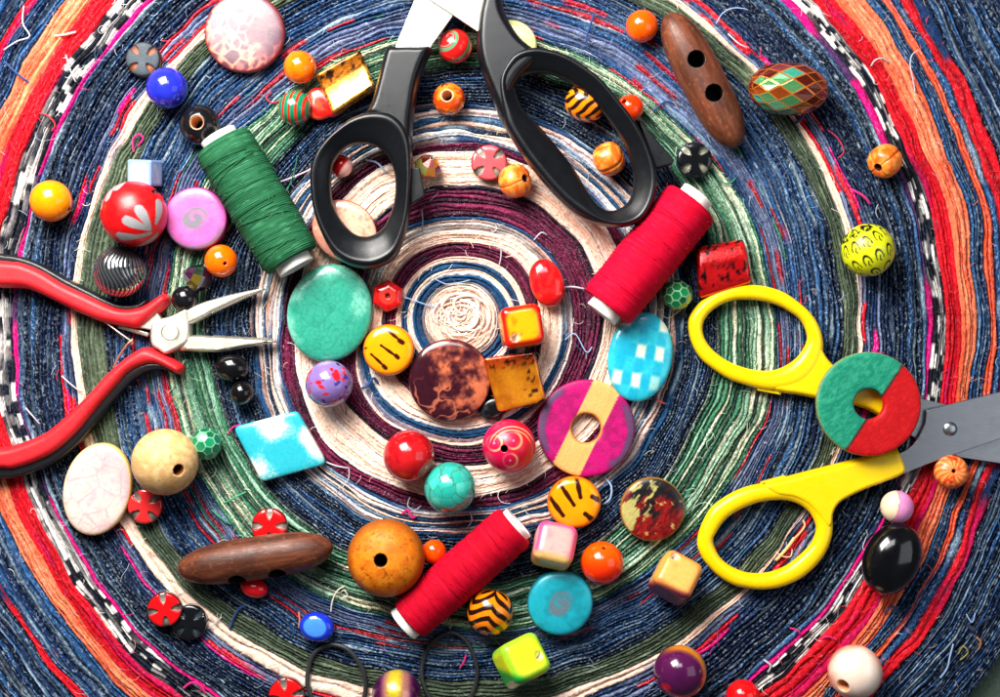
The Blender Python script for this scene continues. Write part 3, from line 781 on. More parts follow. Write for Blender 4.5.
def disc(name, label, px_, py_, rx, ry, rz, th, fn, e=.42, hole=0.0, mat='stone', group=None, shape=None, tilt=(0, 0), z0=-0.8, nseg=96,
         step=1.1, cat='bead', post=None, rimhole=(60, 40, 30)):
    t = np.linspace(-math.pi / 2, math.pi / 2, 120)
    h = th / rx / 2
    p = np.stack([np.abs(np.cos(t)) ** e, np.sign(np.sin(t)) * np.abs(np.sin(t)) ** e * h], 1)
    if hole:
        w = 1 - hole; q = np.stack([hole + w * .5 + (p[:, 0]) * w * .5, p[:, 1]], 1)
        q2 = np.stack([hole + w * .5 - (p[::-1, 0]) * w * .5, p[::-1, 1]], 1)
        q = resample(np.vstack([q, q2]), step / rx, closed=True)
        V, F = lathe(q, nseg, shape, closed=True)
    else:
        p[0, 0] = p[-1, 0] = 0; q = resample(p, step / rx); q[0, 0] = q[-1, 0] = 0
        V, F = lathe(q, nseg, shape)
    L = V.copy(); dz = None
    V = V * np.array([rx, ry, rx])
    C = lin(np.clip(fn(L), 0, 255))
    if post is not None: V = post(V, L)
    V = V @ rotz(rz).T @ rotx(tilt[0]).T @ roty(tilt[1]).T
    return finish(V, F, C, name, label, cat, mat, px_, py_, group, z0)

def speck(P, f, a, b, lo=.4, hi=.6, seed=0): return mixc(a, b, sstep(lo, hi, fbm(P, f, seed)))
def plain(c, c2=None, f=2.0):
    c2 = c2 if c2 is not None else [min(255, x * 1.08 + 6) for x in c]
    return lambda W, L: speck(W, f, c, c2, .3, .7)

ORANGE = 'small round orange beads scattered over the rug'
# ---- plain round beads -------------------------------------------------
ball('round_bead', 'plain amber orange round bead beside the charred gold tile bead', 300, 67, 16.2, fn=plain((250, 98, 2), (252, 120, 8)), axis=(.75, .3, .6), hole=.12, holecol=(230, 150, 110), group=ORANGE)
ball('round_bead', 'bright orange round bead next to the two-hole end of the diagonal brown toggle', 642, 26, 16.0, fn=plain((246, 80, 0), (248, 92, 2)), hole=.12, axis=(.9, .2, .1), group=ORANGE)
ball('round_bead', 'large golden yellow round bead alone near the checked black and white strip', 51, 201, 20.5, fn=plain((252, 138, 0), (254, 148, 6)), hole=.12, axis=(.9, -.4, .1), group=ORANGE)
ball('round_bead', 'orange round bead with pale drill hole under the pink swirl disc', 221, 261, 16.2, fn=plain((250, 96, 0), (252, 108, 4)), hole=.13, axis=(.42, -.22, .9), holecol=(214, 96, 40), group=ORANGE)
ball('round_bead', 'vivid red-orange round bead beside the turquoise swirl disc and pink cube', 602, 563, 21.3, fn=lambda W, L: mixc((246, 36, 0), (250, 84, 0), sstep(-.8, .7, W[:, 1])), hole=.1, axis=(.05, .75, .6), holecol=(200, 60, 10), group=ORANGE)
ball('round_bead', 'small orange bead squeezed between the wooden bead and the lower red spool', 434, 552, 12.2, fn=plain((248, 66, 0), (250, 82, 2)), hole=.12, axis=(.9, .3, 0), group=ORANGE)
ball('round_bead', 'red-orange bead half hidden under the black scissor handle', 630, 108, 13.5, fn=plain((244, 48, 0), (246, 66, 2)), hole=.22, axis=(-.55, .4, .75), holecol=(190, 40, 6), group=ORANGE)
ball('round_bead', 'shiny cobalt blue round bead touching the copper notched flower bead', 167, 88, 20.3, fn=plain((30, 38, 176), (38, 48, 190)), hole=.14, axis=(-.5, .75, .35), holecol=(26, 24, 90))
ball('round_bead', 'black round bead with pale wooden core hole at the end of the green spool', 200, 125, 20.0, fn=plain((14, 12, 14), (22, 20, 22)), hole=.36, axis=(.0, .02, 1), holecol=(222, 164, 112), sq=.85)
ball('round_bead', 'small black bead tucked against the upper steel jaw of the pliers', 185, 299, 13.3, fn=plain((12, 12, 15), (20, 20, 24)), hole=.14, axis=(.8, .3, 0))
ball('round_bead', 'larger oval glossy black bead below the lower plier jaw', 232, 368, 15.6, fn=plain((8, 8, 10), (14, 14, 16)), hole=0, el=(1.06, .86), rz=-6, sq=.8)
ball('round_bead', 'smaller glossy black bead of the pair beside the green strip', 242, 393, 12.4, fn=plain((8, 8, 10), (14, 14, 16)), hole=.14, axis=(.9, 0, .1), sq=.95)
ball('round_bead', 'small bright red oval bead peeking from under the lying toggle', 254, 588, 12.5, fn=plain((214, 10, 22), (226, 20, 30)), hole=0, el=(1.12, .78), rz=-18, sq=.8)
ball('round_bead', 'red glossy bead cut by the lower photo edge', 743, 697, 17.0, fn=plain((226, 10, 16), (240, 24, 24)), hole=.12, axis=(.9, .1, 0))
ball('round_bead', 'cream pearl bead with a large drilled hole', 855, 672, 26.6, fn=lambda W, L: mixc(mixc((214, 140, 110), (250, 222, 202), sstep(.05, .9, W[:, 2] + .2 * W[:, 1] - .1 * W[:, 0])), (255, 236, 226), .5 * sstep(.45, .6, fbm(W, 1.8, 4))), hole=.26, axis=(-.62, -.38, .70), holecol=(240, 172, 120), mat='pearl')  # pearly highlight shaded into the colour, peach towards the edges

def f_purple(W, L):
    rim = np.hypot(W[:, 0], W[:, 1]); c = mixc((66, 12, 62), (88, 20, 72), fbm(W, 2.2, 4))
    t = sstep(.80, .98, rim + .12 * W[:, 0]); c = mixc(c, (206, 126, 32), t * sstep(-.75, .2, W[:, 0] + .45 * W[:, 1]))
    return mixc(c, (170, 16, 40), sstep(.25, .1, np.hypot(W[:, 0] + .62, W[:, 1] + .45)))
ball('round_bead', 'dark purple glass bead with amber rim', 680, 672, 26.0, fn=f_purple, hole=.1, axis=(.9, .2, -.3))
def f_purplegold(W, L):
    c = mixc((86, 14, 84), (196, 128, 120), sstep(.75, .40, np.abs(W[:, 0]))); c = mixc(c, (244, 214, 60), sstep(.46, .10, np.abs(W[:, 0] + .05)))
    return mixc(c, (70, 8, 66), sstep(.5, .95, np.abs(W[:, 0])))
ball('round_bead', 'metallic purple bead with a gold band, between the two thin black rings', 397, 695, 24.5, fn=f_purplegold, hole=.12, axis=(.95, .1, 0), mat='foil')

# ---- patterned round beads ----------------------------------------------
def f_petals(W, L):
    c = speck(W, 6, (206, 6, 12), (216, 14, 18), .4, .6); out = c
    grey = np.array([150, 150, 152.])
    def leaf(c, p, q, w):
        p = np.array(p, float); p /= np.linalg.norm(p); q = np.array(q, float); q /= np.linalg.norm(q)
        d = q - p; t = np.clip(((W - p) @ d) / (d @ d), 0, 1); dist = np.linalg.norm(W - (p + t[:, None] * d), axis=1)
        ww = w * np.sqrt(np.clip(.15 + t * 1.2, 0, 1)) * np.where(t > .9, .95, 1)
        return mixc(c, grey, sstep(ww, ww * .86, dist))
    for p, q in [((.62, -.42, .66), (.38, .05, .92)), ((.62, -.5, .6), (.02, -.28, .96)), ((.6, -.62, .5), (-.25, -.72, .65)), ((.78, -.3, .5), (.86, .28, .42)), ((.75, -.62, .2), (.3, -.95, .1))]: out = leaf(out, p, q, .17)
    for p, q in [((-.45, .85, .2), (-.62, .42, .6)), ((-.2, .92, .25), (-.36, .72, .55)), ((-.8, .5, .2), (-.86, .2, .4))]: out = leaf(out, p, q, .15)
    return mixc(out, (30, 8, 8), sstep(.08, .06, np.hypot(W[:, 0] - .70, W[:, 1] - .66)))
ball('painted_bead', 'big red bead painted with silver grey petals', 134, 214, 32.2, fn=f_petals, hole=.08, axis=(.7, .66, .3), mat='satin', n=(110, 150))

def b_ribs(W, L):
    a = np.arctan2(L[:, 1], L[:, 0]) + .7 * L[:, 2] + .1 * np.sin(5 * L[:, 2]); return .025 * np.abs(np.sin(a * 15)) * np.hypot(L[:, 0], L[:, 1])
def f_ribs(W, L):
    a = np.arctan2(L[:, 1], L[:, 0]) + .7 * L[:, 2] + .1 * np.sin(5 * L[:, 2]); k = np.abs(np.sin(a * 15)); return mixc((30, 30, 34), (168, 172, 176), sstep(.25, .7, k) * sstep(.98, .6, np.abs(L[:, 2])))
ball('ribbed_bead', 'dark silver metallic ribbed bead above the red plier grip', 120, 272, 25.2, fn=f_ribs, bump=b_ribs, hole=.14, axis=(.35, .9, .2), mat='chrome', n=(70, 240))

def f_stripes(W, L):
    a = L[:, 2] + .08 * np.sin(np.arctan2(L[:, 1], L[:, 0])); k = np.abs(((a * 2.55 + .1) % 1) * 2 - 1)
    return mixc((10, 122, 84), (214, 40, 22), sstep(.56, .66, k))
ball('striped_bead', 'green and red striped barrel bead beside the red bead under the gold tile', 295, 108, 17.0, fn=f_stripes, axis=(.97, -.12, .1), hole=.2, sq=.95, e=.95, n=(120, 80))
def f_swirl(W, L):
    u = np.array([-.40, .42, .80]); u /= np.linalg.norm(u); lat = np.arccos(np.clip(W @ u, -1, 1)); M = frame_from_axis(u); q = W @ M; a = np.arctan2(q[:, 1], q[:, 0])
    k = np.abs((((lat * 1.12 + a / (2 * math.pi)) % 1) * 2 - 1)); c = mixc((214, 18, 20), (228, 40, 30), fbm(W, 3, 2)); c = mixc(c, (78, 140, 104), sstep(.74, .82, k) * sstep(.25, .45, lat))
    k2 = np.abs((((lat * 1.12 + a / (2 * math.pi) + .22) % 1) * 2 - 1)); return mixc(c, (232, 150, 130), sstep(.90, .97, k2) * sstep(1.2, .5, lat))
ball('striped_bead', 'red glass bead with green spiral stripe between the two scissor blades', 455, 46, 17.0, fn=f_swirl, hole=.10, axis=(-.40, .42, .80), n=(90, 110), holecol=(240, 160, 120))
def f_marble(a, b, c3, f=2.2, seed=0):
    def g(W, L):
        n = fbm(W + .5 * fbm(W, 2, seed + 9)[:, None], f, seed, 4); c = mixc(a, b, sstep(.38, .6, n)); return mixc(c, c3, sstep(.62, .72, n))
    return g
ball('marbled_bead', 'orange brown marbled bead with wide round hole beneath the black scissors', 449, 99, 16.0, fn=f_marble((196, 62, 10), (240, 128, 30), (84, 24, 10), 2.4, 3), hole=.38, axis=(-.12, .10, 1), holecol=(222, 160, 120), e=.86, sq=.85)
def f_spatter(W, L):
    r_ = np.random.default_rng(17); c = mixc((116, 92, 160), (142, 116, 178), fbm(W, 3, 2)); Q = W + (np.stack([vnoise(W, 7, 1), vnoise(W, 7, 2), vnoise(W, 7, 3)], 1) - .5) * .16
    for k in range(84):
        p = r_.normal(0, 1, 3); p /= np.linalg.norm(p); red = r_.random() < .5 + .4 * p[1]; rad = r_.uniform(.06, .15) * (1.7 if red and r_.random() < .35 else 1)
        c = mixc(c, (206, 30, 38) if red else (34, 26, 124), sstep(rad, rad * .7, np.linalg.norm(Q - p, axis=1)))
    return c
ball('marbled_bead', 'purple bead spattered with red and blue paint', 329, 384, 23.2, fn=f_spatter, hole=.12, axis=(.45, .85, .3), n=(110, 140))
ball('marbled_bead', 'blood red marbled stone bead beside the turquoise ball', 409, 456, 25.5, fn=f_marble((164, 8, 18), (196, 26, 30), (176, 20, 26), 1.5, 22), hole=.12, axis=(.93, .12, .35), holecol=(220, 200, 180), mat='gloss', n=(90, 120))
def f_turq(W, L):
    d, i = crackle(W, 120, 5); c = mixc((26, 164, 148), (84, 205, 186), fbm(W, 2, 8)); c = mixc(c, (16, 140, 128), (np.sin(i * 7.1) * .5 + .5) * .5)
    c = mixc(c, (70, 96, 66), sstep(.032, .006, d) * .7); return mixc(c, (150, 90, 60), sstep(.62, .72, fbm(W, 3, 15)) * sstep(.0, -.7, W[:, 1]) * .6)
ball('stone_bead', 'round turquoise stone bead with dark crackle veins', 450, 488, 25.5, fn=f_turq, hole=.08, axis=(.9, -.2, -.3), mat='gloss', n=(110, 150))
def f_carved(W, L):
    c = mixc((206, 8, 70), (216, 20, 40), sstep(-.2, .8, W[:, 0])); gold = (238, 176, 110)
    for cx, cy, r0 in [(.16, .26, .30), (-.55, .16, .28), (.04, -.48, .26)]:
        d = np.hypot(W[:, 0] - cx, W[:, 1] - cy); k = sstep(.06, .025, np.abs(d - r0)) * (.35 + .65 * sstep(-.2, .2, (W[:, 0] - cx) - (W[:, 1] - cy) * .4)); c = mixc(c, gold, k * (W[:, 2] > 0) * .9)
        c = mixc(c, (240, 140, 180), sstep(.05, .03, d) * (W[:, 2] > 0))
    for rr in (.86, .74): c = mixc(c, gold, sstep(.03, .012, np.abs(np.hypot(W[:, 0] - .10, W[:, 1] + .10) - rr)) * sstep(-.05, .35, W[:, 1]) * .9)
    return c
ball('carved_bead', 'crimson pink bead carved with golden circles, small dark hole facing up', 509, 446, 26.2, fn=f_carved, hole=.15, axis=(-.19, -.04, 1), holecol=(40, 4, 14), mat='satin', n=(120, 150))
def f_tanwood(W, L):
    g = fbm(L * np.array([1, 1, .25]), 8, 31, 4); r = .5 + .5 * np.sin(26 * np.hypot(L[:, 0] + .2, L[:, 1]) + 5 * g); return mixc(mixc((228, 190, 134), (208, 162, 104), sstep(.35, .7, g)), (176, 124, 70), r * .22)
ball('wooden_bead', 'large pale natural wood bead with drilled hole', 165, 462, 32.4, fn=f_tanwood, hole=.19, axis=(.60, -.19, .80), holecol=(132, 76, 36), mat='wood', n=(100, 130))
def f_orwood(W, L):
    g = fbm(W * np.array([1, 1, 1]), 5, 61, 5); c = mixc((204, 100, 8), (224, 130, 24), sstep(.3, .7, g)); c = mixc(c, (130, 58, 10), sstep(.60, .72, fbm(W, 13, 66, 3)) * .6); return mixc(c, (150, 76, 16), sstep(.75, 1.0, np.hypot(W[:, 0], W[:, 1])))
ball('wooden_bead', 'large orange stained wooden bead with black centre hole', 386, 558, 38.2, fn=f_orwood, hole=.19, axis=(-.10, .06, 1), holecol=(10, 8, 6), mat='wood', sq=.8, n=(110, 150))
def f_carv_or(s):
    def g(W, L):
        n = fbm(W * np.array([1.6, 1, 1]), 3.0, s, 3); c = mixc((226, 96, 16), (246, 150, 60), sstep(.35, .65, n)); a = np.arctan2(L[:, 1], L[:, 0]); k = np.abs(np.sin(a * 2 + .4)); return mixc(c, (128, 34, 6), sstep(.13, .04, k) * sstep(.95, .6, np.abs(L[:, 2])) * .85)
    return g
def b_notch(W, L):
    a = np.arctan2(L[:, 1], L[:, 0]); k = np.abs(np.sin(a * 2 + .4)); return -.07 * sstep(.22, .03, k)
CARV = 'orange notched carved beads'
ball('carved_bead', 'orange carved bead touching the pink flower bead inside the rug rings', 515, 181, 16.6, fn=f_carv_or(71), bump=b_notch, e=.8, hole=.26, axis=(.62, .1, .62), spin=.5, sq=.85, holecol=(70, 22, 8), mat='satin', group=CARV)
ball('carved_bead', 'orange carved bead enclosed by the black scissor handle', 609, 159, 16.4, fn=f_carv_or(83), bump=b_notch, e=.78, hole=.2, axis=(.8, .35, .3), spin=.9, sq=.9, holecol=(110, 40, 10), mat='satin', group=CARV)
ball('carved_bead', 'orange carved bead alone on denim near the magenta strip', 885, 161, 16.3, fn=f_carv_or(97), bump=b_notch, e=.75, hole=.28, axis=(-.55, -.45, .5), spin=.2, sq=.9, holecol=(90, 34, 8), mat='satin', group=CARV)
def f_rays(W, L):
    a = np.arctan2(L[:, 1], L[:, 0]); k = np.sin(a * 14 + 8 * L[:, 2]); c = mixc((232, 106, 34), (250, 160, 84), sstep(-.5, .8, k)); return mixc(c, (206, 40, 16), sstep(.55, .75, fbm(W, 3, 5)) )
ball('carved_bead', 'orange bead with fine scratched rays under the yellow scissor blade', 951, 472, 16.6, fn=f_rays, e=.8, hole=.14, axis=(-.1, .15, 1), sq=.85, holecol=(200, 50, 20), mat='satin', n=(60, 160), group=CARV)
def f_pinkball(W, L):
    c = mixc((226, 120, 186), (240, 176, 214), fbm(W, 2, 3)); c = mixc(c, (240, 214, 180), sstep(-.1, -.3, W[:, 0] - .25 * W[:, 1] + .3 * (fbm(W, 2, 9) - .5))); d = np.abs(W[:, 0] - .25 * W[:, 1] + .2 + .3 * (fbm(W, 2, 9) - .5)); return mixc(c, (196, 70, 120), sstep(.05, .01, d) * .7)
ball('stone_bead', 'small pink and cream bead above the black oval cabochon', 897, 507, 16.2, fn=f_pinkball, hole=.1, axis=(.9, .2, 0), mat='satin', n=(80, 100))

# black scribbled marks on the yellow bead
def f_scribble(W, L):
    c = mixc((206, 214, 10), (222, 226, 30), fbm(W, 3, 3)); ink = (18, 20, 8); k = np.zeros(len(W)); r_ = np.random.default_rng(4)
    X = W[:, 0] * .88 + W[:, 1] * .47; Y = -W[:, 0] * .47 + W[:, 1] * .88
    lat = np.arcsin(np.clip(Y, -1, 1)); lon = np.arctan2(X, W[:, 2])
    for row, la in enumerate((-.95, -.30, .38, 1.0)):
        m = max(4, int(13 * math.cos(la))); x = (lon / (2 * math.pi) * m + row * .37); i = np.floor(x); u = (x - i - .5); v = (lat - la) / .33
        arch = np.abs(np.hypot(u / .30, (v + .35) / .95) - 1)                      # petal arches
        stroke = np.where(v > -.55, arch, 9); k = np.maximum(k, sstep(.22, .10, stroke) * (np.abs(v) < 1.0))
        k = np.maximum(k, sstep(.07, .03, np.abs(u + .05 * np.sin(9 * v))) * (np.abs(v + .45) < .38))
    k = np.maximum(k, sstep(.50, .56, fbm(W, 7, 8, 2)) * sstep(.62, .7, Y + .0 * X))
    return mixc(c, ink, k)
ball('painted_bead', 'neon yellow bead covered with black scribbled petal marks', 868, 250, 26.0, fn=f_scribble, hole=.08, axis=(-.4, .88, -.1), mat='satin', n=(130, 200))

# tiger beads
def chev(W, L, seed=0, base=(244, 120, 4)):
    u = L[:, 2]; a = np.arctan2(L[:, 1], L[:, 0]); v = np.abs(((a / math.pi * 1.5) % 1) * 2 - 1)
    k = np.abs((((u * 2.0 + v * 1.25 + .08 * np.sin(6 * a)) % 1) * 2 - 1)); c = mixc(base, (252, 146, 14), fbm(W, 3, seed)); return mixc(c, (32, 12, 10), sstep(.46, .58, k))
ball('striped_bead', 'orange bead with black feathered stripes under the lower red spool', 490, 612, 22.5, fn=lambda W, L: chev(W, L, 1), hole=.14, axis=(.25, .95, .12), spin=.5, mat='gloss', n=(120, 150), e=.92, el=(1, 1))
ball('striped_bead', 'orange bead with dark feathered stripes half under the black scissor handle', 586, 103, 19.5, fn=lambda W, L: chev(W, L, 2), hole=.12, axis=(.92, -.35, .1), spin=.4, sq=1.06, el=(1, .95), mat='gloss', n=(120, 150), e=.9)

# ---- oval glass and stones ------------------------------------------------
def oval(name, label, px_, py_, rx, ry, rz, th, fn, mat='gloss', e=.8, group=None, nseg=110, **k):
    return disc(name, label, px_, py_, rx, ry, rz, th, fn, e=e, mat=mat, group=group, nseg=nseg, **k)
oval('oval_bead', 'red glossy oval pebble bead near the rug centre', 547, 283, 24.5, 17, 108, 24, lambda L: speck(L, 4, (200, 16, 20), (214, 34, 34), .4, .6), e=.8)
oval('oval_bead', 'cobalt blue glass nugget with paler top', 317, 627, 17.5, 14.5, -14, 20, lambda L: mixc((22, 48, 190), (70, 140, 224), sstep(.72, .60, np.hypot(L[:, 0] + .08, L[:, 1] - .06)) * (L[:, 2] > 0)), e=.7)
oval('oval_bead', 'large jet black oval cabochon stone', 892, 559, 37, 27.5, 66, 44, lambda L: speck(L, 2, (6, 6, 9), (12, 12, 15)), e=.96)
def f_pinkstone(L):
    P = L * np.array([1, .8, 1]); d, i = crackle(P * np.array([1, 1, 0]), 26, 12, True); c = mixc((228, 204, 192), (224, 172, 174), sstep(.35, .65, fbm(P, 1.6, 12))); c = mixc(c, (216, 140, 152), sstep(.04, .006, d) * .5); c = mixc(c, (232, 170, 178), sstep(.47, .5, fbm(P, 2.5, 19)) * sstep(.53, .5, fbm(P, 2.5, 19)) * .8)
    return mixc(c, (238, 196, 110), sstep(.93, .99, np.hypot(L[:, 0], L[:, 1])))
oval('oval_bead', 'flat oval white stone with pink veins beside the pale wooden bead', 98, 489, 46.5, 33.5, 78, 17, f_pinkstone, mat='stone', e=.45)
def f_turqflat(L):
    d, i = crackle(L * np.array([1.1, 1.1, 0]), 230, 3, True); c = mixc((50, 150, 126), (120, 190, 168), sstep(.42, .60, fbm(L, 1.3, 4) + .10 * (L[:, 1] - L[:, 0]))); c = mixc(c, (30, 140, 112), (np.sin(i * 3.7) * .5 + .5) * .22)  # two tones: the paler half is a sheen mixed into the colour
    return mixc(c, (30, 112, 92), sstep(.022, .004, d) * .42)
oval('oval_bead', 'large flat turquoise stone with fine crackle beside the green spool', 330, 313, 42, 49, -14, 19, f_turqflat, mat='stone', e=.5, nseg=140, step=.9)
def f_checks(L):
    x, y = L[:, 0] * 1.0, L[:, 1]; c = mixc((26, 176, 200), (70, 200, 214), fbm(L, 3, 5)); 
    u = (x * 1.7 + .55); v = (y * 1.55 + .30); du = np.abs(((u) % 1) - .5); dv = np.abs((v % 1) - .5)
    q = .10 * (fbm(L, 5, 21, 3) - .5); k = sstep(.32, .17, np.maximum(du, dv) + q) * sstep(-.1, .25, np.sin(np.floor(u) * 2.3 + np.floor(v) * 4.1 + 1) + .85); c = mixc(c, (226, 230, 204), k * .92); k2 = sstep(.32, .16, np.minimum(du, dv) + q) * (1 - k)
    return mixc(c, (14, 150, 190), k2 * .45)
oval('oval_bead', 'flat oval bead with turquoise and white checks', 640, 357, 32, 45, -10, 18, f_checks, mat='stone', e=.5, nseg=130, step=.9)

def poly_shape(pts, soft=2):
    """radius multiplier of a rounded polygon (points in units of the disc radius)"""
    P = np.array(pts, float)
    def sh(ph):
        m = 720; a = np.arange(m) * 2 * math.pi / m; d = np.stack([np.cos(a), np.sin(a)], 1); r = np.full(m, 9.)
        for p, q in zip(P, np.roll(P, -1, 0)):
            e = q - p; den = d[:, 0] * e[1] - d[:, 1] * e[0]; t = (p[0] * e[1] - p[1] * e[0]) / np.where(np.abs(den) < 1e-9, 1e-9, den); s = (p[0] * d[:, 1] - p[1] * d[:, 0]) / np.where(np.abs(den) < 1e-9, 1e-9, den)
            ok = (t > 0) & (s >= -1e-6) & (s <= 1 + 1e-6); r = np.where(ok, np.minimum(r, t), r)
        kx = np.arange(-40, 41); w = np.exp(-(kx / (soft * 2.0)) ** 2); w /= w.sum(); r = sum(wi * np.roll(r, k) for k, wi in zip(kx, w))
        return np.interp(ph, np.r_[a, 2 * math.pi], np.r_[r, r[0]])
    return sh
def f_cyan(L):
    n = fbm(L * np.array([1, 1, .3]) + 3, 1.5, 44, 3); x = L[:, 0] * .9 + L[:, 1] * .5; y = L[:, 1] * .9 - L[:, 0] * .4
    k = .5 + .5 * np.sin(3.6 * x + 1.2) * np.sin(3.9 * y - .5) + .9 * (n - .5) + .35 * (fbm(L, 24, 3, 2) - .5); return mixc((40, 172, 188), (216, 222, 206), sstep(.36, .78, k))
disc('tile_bead', 'diamond shaped flat bead mottled turquoise and white', 280, 446, 44, 44, 0, 15, f_cyan, e=.32, shape=poly_shape([(-1.05, .43), (.40, .80), (1.08, -.40), (-.40, -.81)], 5), nseg=160, mat='satin', step=.9)
def f_hex(L):
    a = np.arctan2(L[:, 1], L[:, 0]); r = np.hypot(L[:, 0], L[:, 1]); c = mixc((196, 10, 16), (226, 24, 24), (np.floor((a + .3) / (math.pi / 3)) % 2) * .7 + .15); c = mixc(c, (232, 60, 48), sstep(.55, .5, r)); return mixc(c, (110, 4, 8), sstep(.16, .10, r))
hexs = poly_shape([(math.cos(a), math.sin(a)) for a in np.arange(6) * math.pi / 3 + .45], 1)
disc('hexagon_bead', 'small red six sided bead beside the turquoise stone', 388, 296, 16.5, 16.5, 0, 15, f_hex, e=.75, shape=hexs, nseg=96, mat='gloss', post=lambda V, L: V * np.array([1, 1, 1]) - np.stack([0 * L[:, 0], 0 * L[:, 0], (L[:, 2] > 0) * 4 * sstep(.2, .05, np.hypot(L[:, 0], L[:, 1]))], 1))

# ---- flat discs -----------------------------------------------------------
def f_swirldisc(main, edge, grey, seed):
    def g(L):
        r = np.hypot(L[:, 0], L[:, 1]); a = np.arctan2(L[:, 1], L[:, 0]); c = mixc(main, [x * .88 for x in main], sstep(.35, .7, fbm(L, 5, seed)))
        k = sstep(.40, .33, r + .05 * np.sin(a * 2 + r * 10) + .05 * (fbm(L, 5, seed + 2) - .5)); sw = .5 + .5 * np.sin(a + r * 16); c = mixc(c, grey, k * (.5 + .5 * sstep(.15, .4, sw)))
        c = mixc(c, grey, sstep(.86, .92, r + .06 * np.sin(a + 2)) * sstep(.1, .5, np.sin(a * .5 + seed)) * .85)
        c = mixc(c, [x * .55 for x in edge], sstep(.01, -.02, L[:, 2])); return mixc(c, edge, sstep(.94, .99, r))
    return g
disc('swirl_disc', 'thick pink disc bead with grey swirl centre beside the green spool', 197, 219, 31.5, 31.5, 0, 20, f_swirldisc((206, 96, 172), (124, 12, 78), (112, 106, 118), 3), e=.34, mat='satin')
disc('swirl_disc', 'thick turquoise disc bead with grey swirl centre under the pink cube', 560, 602, 32.8, 32.0, 30, 24, f_swirldisc((24, 160, 178), (30, 116, 132), (92, 116, 128), 11), e=.36, mat='satin')
def f_stripe(L):
    r = np.hypot(L[:, 0], L[:, 1]); ang = math.radians(64); u = L[:, 0] * math.sin(ang) - L[:, 1] * math.cos(ang)
    c = mixc((186, 4, 104), (158, 4, 90), sstep(.4, .7, fbm(L, 7, 3))); w = mixc((236, 176, 104), (222, 156, 86), fbm(L @ np.array([[math.cos(ang), -math.sin(ang), 0], [math.sin(ang), math.cos(ang), 0], [0, 0, 1]]) * np.array([.4, 5, 1]), 4, 8))
    c = mixc(c, (74, 70, 92), sstep(.80, .88, r + .10 * (fbm(L, 4, 5) - .5)) * sstep(.62, .8, np.abs(np.cos(np.arctan2(L[:, 1], L[:, 0]) + .25))) * .85)
    c = mixc(c, w, sstep(.31, .29, np.abs(u))); c = mixc(c, (204, 130, 58), sstep(.36, .31, r)); return mixc(c, (150, 8, 84), sstep(.965, .995, r) * (np.abs(u) > .30))
disc('ring_disc', 'magenta wooden disc with pale wood stripe and centre hole', 586, 428, 48.5, 48.5, 0, 13, f_stripe, e=.34, hole=.30, mat='wood', nseg=180, step=.9)
def f_half(L):
    r = np.hypot(L[:, 0], L[:, 1]); ang = math.radians(56); u = L[:, 0] * math.sin(ang) - L[:, 1] * math.cos(ang) - .12; g = fbm(np.stack([L[:, 0] * .8 + L[:, 1] * .6, (L[:, 1] * .8 - L[:, 0] * .6) * 2.6, L[:, 2]], 1), 11, 4, 5)
    c = mixc(mixc((8, 120, 94), (48, 152, 118), sstep(.3, .75, g)), mixc((176, 2, 10), (198, 14, 20), sstep(.4, .75, g)), sstep(-.01, .01, u)); c = mixc(c, (66, 22, 20), sstep(.035, .015, np.abs(u)) * .8)
    c = mixc(c, [180, 150, 90], sstep(.972, .995, r) * .6); return mixc(c, (14, 84, 90), sstep(.32, .28, r) * sstep(.02, -.02, u) * .8)
disc('ring_disc', 'wooden disc half green half red with centre hole lying on yellow scissors', 868, 404, 51, 51, 0, 12, f_half, e=.32, hole=.29, mat='wood', nseg=180, step=.9, z0=22, tilt=(-2, 0))
def f_blot(a, b, c3, s, f=1.5, edge=None, sh=0.0):
    def g(L):
        n = fbm(L + .6 * (fbm(L, 2, s + 3)[:, None] - .5), f, s, 4); c = mixc(a, b, sstep(.38, .60, n + sh + .09 * L[:, 0] + .22 * (fbm(L, 9, s + 11, 3) - .5))); c = mixc(c, [x * .6 for x in a], sstep(.55, .75, fbm(L, 14, s + 13, 2)) * .35); d = np.abs(fbm(L, 3.2, s + 7, 2) - .5); c = mixc(c, c3, sstep(.035, .008, d) * sstep(.2, -.3, L[:, 1] + .6 * L[:, 0] * 0) * .8)
        return c if edge is None else mixc(c, edge, sstep(.95, .99, np.hypot(L[:, 0], L[:, 1])))
    return g
disc('marbled_disc', 'round maroon and copper marbled disc at the rug centre', 450, 380, 41, 41, 0, 16, f_blot((50, 14, 26), (190, 100, 66), (196, 108, 74), 5, 1.15, (60, 12, 18), -.07), e=.5, mat='gloss', nseg=140, step=.9)
def f_shell(L):
    d, i = crackle(L * np.array([1, 1, 0]), 60, 29, True); m = sstep(.35, .62, fbm(L, 2.2, 8, 3) + .22 * (-L[:, 0] * .7 - L[:, 1] * .6)); c = mixc((74, 44, 60), (112, 70, 80), fbm(L, 2.6, 3, 3))
    c = mixc(c, (232, 140, 116), sstep(.075, .02, d + .06 * (fbm(L, 9, 2) - .5)) * m * .95); c = mixc(c, (214, 132, 118), sstep(.55, .7, fbm(L, 4, 12, 3)) * m * .6); c = mixc(c, (150, 84, 84), sstep(.06, .02, d) * (1 - m) * .4)
    return mixc(c, (120, 30, 24), sstep(.93, .985, np.hypot(L[:, 0], L[:, 1])))
disc('marbled_disc', 'rose and plum mottled shell disc near the cobalt blue bead', 245, 33, 40, 40, 0, 14, f_shell, e=.42, mat='satin', nseg=130)
disc('marbled_disc', 'peach shell disc partly covered by the smaller black scissor loop', 345, 231, 34, 29.5, -35, 20, f_blot((190, 124, 102), (220, 168, 142), (170, 150, 146), 25, 1.6, (120, 16, 12)), e=.4, mat='gloss', nseg=120)
